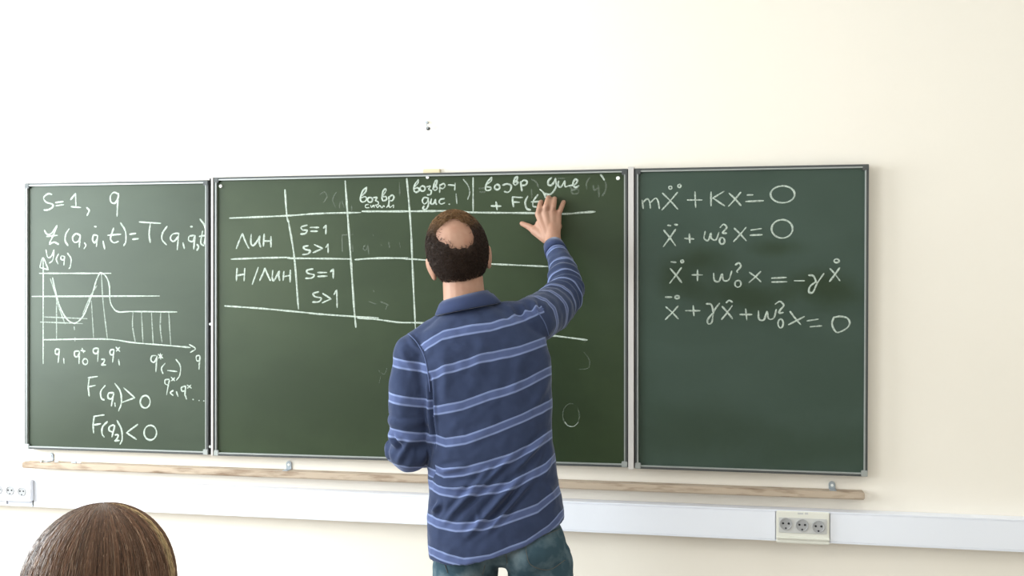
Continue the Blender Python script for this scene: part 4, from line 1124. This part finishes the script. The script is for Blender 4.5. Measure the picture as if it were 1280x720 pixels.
def strands(name, lines, tones, width, parent, material):
    """each line of points becomes a slim three-sided strand"""
    V, Fc, T = [], [], []
    for pts, tone in zip(lines, tones):
        pts = np.array(pts); k = len(pts); base = len(V)
        tg = np.gradient(pts, axis=0); tg /= np.linalg.norm(tg, axis=1)[:, None] + 1e-9
        ref = np.array([0.3, -0.2, 0.93]); a = np.cross(tg, ref); a /= np.linalg.norm(a, axis=1)[:, None] + 1e-9; b_ = np.cross(tg, a)
        for i in range(k):
            wd = width * (1.0 if i < k - 1 else 0.25)
            for q_ in (0, 2.094, 4.189):
                V.append(pts[i] + (a[i] * math.cos(q_) + b_[i] * math.sin(q_)) * wd); T.append((*tone, 1))
        for i in range(k - 1):
            for q_ in range(3): Fc.append((base + 3 * i + q_, base + 3 * i + (q_ + 1) % 3, base + 3 * i + 3 + (q_ + 1) % 3, base + 3 * i + 3 + q_))
    me = bpy.data.meshes.new(name)
    me.from_pydata([tuple(p) for p in V], [], Fc); me.update()
    c = me.attributes.new('tone', 'FLOAT_COLOR', 'POINT'); c.data.foreach_set('color', np.array(T, np.float32).ravel())
    return link(name, me, material, parent, smooth=True)


cand = rng.normal(size=(14000, 3)); cand /= np.linalg.norm(cand, axis=1)[:, None]
cm, crb = hair_mask(cand)
lines, tones = [], []
for d, mm, rbv in zip(cand, cm, crb):
    sparse = 0.75 < rbv < 1.2 and d[1] < 0.6
    if mm < 0.35 and not (sparse and random.random() < 0.16): continue
    if len(lines) > 5200: break
    nrm_ = d / RR; nrm_ /= np.linalg.norm(nrm_)
    p = d * (RR + 0.002 + 0.005 * mm)
    if d[2] < -0.55 and d[1] < 0.25: p[1] += 0.020 * min(1, (-d[2] - 0.55) / 0.4) * mm
    dn = np.array([0, -0.35, -1.0]) if d[2] < 0.75 else np.array([0.1, -1.0, -0.2])
    tg = dn - nrm_ * (dn @ nrm_); tg /= np.linalg.norm(tg) + 1e-9
    sd_ = np.cross(nrm_, tg); cu = random.uniform(-1, 1); ln = random.uniform(0.010, 0.020) * (0.6 if mm < 0.35 else 1)
    pts = []
    for t in np.linspace(0, 1, 5):
        pts.append((p + (tg * math.cos(cu * t * 1.5) + sd_ * math.sin(cu * t * 1.7)) * ln * t + nrm_ * (0.0045 * math.sin(t * 2.6) * (0.4 + 0.6 * mm))))
    lines.append(np.array(pts) @ HRn.T + np.array(HC)); tones.append(man_tone(d, random.uniform(-0.35, 0.7)))
strands('curls', lines, tones, 0.00055, hair, HM)

# ------------------------------------------------------------------ seated student with long hair
GY = -2.258
GC = at(122.5, 734.5, GY); GR = rotm(math.radians(6), 0, math.radians(-4))
girl = empty('person', (GC.x, GY, 0))
tag(girl, 'seated person with long straight brown hair seen from behind, watching the chalkboard', 'person')
b = MB()
gc = Vector(GC)
add_head(b, gc + Vector((0, 0.012, -0.004)), GR, 0.96, ear=False)
shz = gc.z - 0.255
b.capsule(gc + Vector((0, -0.005, -0.08)), Vector((gc.x, GY - 0.01, shz + 0.02)), 0.048, 0.052)
SL, SRt = Vector((gc.x - 0.165, GY, shz)), Vector((gc.x + 0.165, GY, shz))
EL, ER = Vector((gc.x - 0.215, GY + 0.03, shz - 0.27)), Vector((gc.x + 0.215, GY + 0.03, shz - 0.27))
KL, KR = Vector((gc.x - 0.09, GY + 0.42, 0.50)), Vector((gc.x + 0.09, GY + 0.42, 0.50))
WL, WR = Vector((gc.x - 0.11, GY + 0.25, 0.615)), Vector((gc.x + 0.11, GY + 0.25, 0.615))
HL, HRr = Vector((gc.x - 0.085, GY, 0.53)), Vector((gc.x + 0.085, GY, 0.53))
AL, AR = Vector((gc.x - 0.09, GY + 0.40, 0.09)), Vector((gc.x + 0.09, GY + 0.40, 0.09))
b.ellipsoid((gc.x, GY, shz - 0.13), (0.135, 0.085, 0.17)); b.ellipsoid((gc.x, GY, 0.70), (0.115, 0.08, 0.20)); b.ellipsoid((gc.x, GY, 0.55), (0.15, 0.10, 0.09))
for (S_, E_, W_, Hh, K_, A_) in ((SL, EL, WL, HL, KL, AL), (SRt, ER, WR, HRr, KR, AR)):
    b.capsule(Vector((gc.x, GY, shz + 0.01)), S_, 0.045, 0.042); b.chain([S_, E_, W_], [0.042, 0.034, 0.023])
    b.chain([Hh, K_, K_.lerp(A_, 0.35), A_], [0.070, 0.048, 0.050, 0.034]); b.capsule(A_ + Vector((0, -0.02, -0.045)), A_ + Vector((0, 0.11, -0.055)), 0.028, 0.020)
    relaxed_hand(b, W_, Vector((0, 0.95, -0.3)), Vector((0, 0.3, 1)), Vector((1 if S_ is SL else -1, 0, 0)), 0.88)
link('body', fuse(b, 0.004, 3), M['skin'], girl, smooth=True)
add_eyes(girl, gc + Vector((0, 0.012, -0.004)), GR, 0.96)
b = MB(); b.ellipsoid((gc.x, GY, shz - 0.13), (0.152, 0.102, 0.178)); b.ellipsoid((gc.x, GY, 0.70), (0.140, 0.104, 0.20)); b.ellipsoid((gc.x, GY, 0.575), (0.155, 0.11, 0.07))
for (S_, E_, W_) in ((SL, EL, WL), (SRt, ER, WR)):
    b.capsule(Vector((gc.x, GY, shz)), S_, 0.054, 0.054); b.chain([S_, E_, E_.lerp(W_, 0.9)], [0.055, 0.047, 0.035])
sw = fuse(b, 0.006, 6); v = verts_np(sw); set_verts(sw, v + normals_np(sw) * (0.003 * wob(v, 38))[:, None]); link('sweater', sw, M['sweater'], girl, smooth=True)
b = MB(); b.ellipsoid((gc.x, GY, 0.545), (0.165, 0.115, 0.085))
for (Hh, K_, A_) in ((HL, KL, AL), (HRr, KR, AR)): b.chain([Hh, K_, A_], [0.082, 0.062, 0.050])
tw = fuse(b, 0.006, 6); v = verts_np(tw); set_verts(tw, v + normals_np(tw) * (0.003 * wob(v, 38))[:, None]); link('trousers', tw, M['trousers'], girl, smooth=True)
shoe(girl, AL, -0.05, M['shoe'], M['sole']); shoe(girl, AR, 0.05, M['shoe'], M['sole'])

GX, GYr, GZ = 0.0945, 0.110, 0.1135
LONG = 0.30                                                     # how far the hair hangs below the widest line


def hang(phi, s_, off=0.0):
    """point of the hair surface: s_ 0 crown .. 1 tip; phi around (0 = +X, pi/2 = face)"""
    quarter = 0.5 * math.pi * 0.105; total = quarter + LONG; l = s_ * total
    e = 1.0 + off
    if l < quarter:
        t = l / quarter * math.pi / 2; r = math.sin(t); z = GZ * math.cos(t)
    else:
        r = 1.0 + 0.05 * math.sin((l - quarter) / LONG * math.pi) - 0.05 * (l - quarter) / LONG; z = -(l - quarter)
    return np.array([GX * e * r * math.cos(phi), GYr * e * r * math.sin(phi), z * (e if z > 0 else 1)])


def girl_tone(phi, r):
    base = np.array([0.115, 0.060, 0.035])
    deg = math.degrees(phi) % 360
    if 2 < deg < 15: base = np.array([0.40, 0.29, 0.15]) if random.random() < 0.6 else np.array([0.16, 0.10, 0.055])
    elif random.random() < 0.10: base = np.array([0.24, 0.160, 0.105])
    clump = 0.30 * math.sin(phi * 29 + 1.7 * math.sin(phi * 7)) + 0.22 * math.sin(phi * 61 + 0.5)
    return base * max(0.3, 1 + r + clump)


n, m_ = 96, 40; wv = []; tn_ = []
for i in range(m_ + 1):
    for k in range(n):
        phi = 2 * math.pi * k / n; sp = 0.01 + 0.99 * i / m_
        p = hang(phi, sp, 0.012 * math.sin(phi * 17 + 1.3) * sp + 0.010 * math.sin(phi * 31) * sp)
        wv.append(p); tn_.append((0.085, 0.045, 0.027, 1))
GRn = np.array(GR); GCn = np.array(GC)
fs = []
for i in range(m_):
    for k in range(n):
        phi = 2 * math.pi * (k + 0.5) / n; p = wv[i * n + k]
        if math.sin(phi) > 0.66 and p[2] < 0.055: continue     # the face stays open
        fs.append((i * n + k, i * n + (k + 1) % n, (i + 1) * n + (k + 1) % n, (i + 1) * n + k))
wv = np.array(wv) @ GRn.T + GCn
gme = bpy.data.meshes.new('hair'); gme.from_pydata([tuple(p) for p in wv], [], fs); gme.update()
c_ = gme.attributes.new('tone', 'FLOAT_COLOR', 'POINT'); c_.data.foreach_set('color', np.array(tn_, np.float32).ravel())
GM = hair_material('long_hair_strands')
GM.node_tree.nodes['Principled BSDF'].inputs['Roughness'].default_value = 0.42; GM.node_tree.nodes['Principled BSDF'].inputs['Specular IOR Level'].default_value = 0.35
gh = link('hair', gme, GM, girl, smooth=True)
sol = gh.modifiers.new('thickness', 'SOLIDIFY'); sol.thickness = 0.005; sol.offset = 1 if gme.polygons[len(gme.polygons) // 2].normal.dot(gme.polygons[len(gme.polygons) // 2].center - GC) < 0 else -1
lines, tones = [], []
cr_off = np.array([0.006, -0.004, 0.0])
for i in range(6500):
    phi = random.uniform(0, 2 * math.pi)
    if math.sin(phi) > 0.66 and random.random() < 0.7: continue
    s0 = random.uniform(0.0, 0.10); s1 = random.uniform(0.80, 1.0) if math.sin(phi) < 0.66 else 0.22
    off = random.uniform(0.006, 0.045); ph = random.uniform(0, 6.28); wv_ = random.uniform(0.0, 0.05); dr = random.uniform(-0.10, 0.10)
    pts = [hang(phi + wv_ * math.sin(7 * t + ph) + dr * t, t, off * min(1, 0.35 + 3 * t)) + cr_off * (1 - t) for t in np.linspace(s0, s1, 18)]
    lines.append(np.array(pts) @ GRn.T + GCn); tones.append(girl_tone(phi, random.uniform(-0.35, 0.5)))
strands('long_strands', lines, tones, 0.00042, gh, GM)

# chair under the student
ch = empty('chair', (gc.x, GY, 0)); tag(ch, 'plain plywood school chair under the seated long-haired person', 'chair')
MB().box((gc.x - 0.20, GY - 0.18, 0.425), (gc.x + 0.20, GY + 0.22, 0.443)).build('seat', M['chair_wood'], ch, bevel=0.006)
MB().box((gc.x - 0.19, GY - 0.215, 0.66), (gc.x + 0.19, GY - 0.20, 0.82)).build('backrest', M['chair_wood'], ch, bevel=0.005)
for k in (-1, 1):
    MB().tube([(gc.x + k * 0.18, GY + 0.20, 0.424), (gc.x + k * 0.19, GY + 0.22, 0.0)], 0.011, 10).build('leg', M['steel'], ch, smooth=True)
    MB().tube([(gc.x + k * 0.185, GY - 0.192, 0.80), (gc.x + k * 0.185, GY - 0.190, 0.45), (gc.x + k * 0.19, GY - 0.23, 0.0)], 0.011, 10).build('leg', M['steel'], ch, smooth=True)
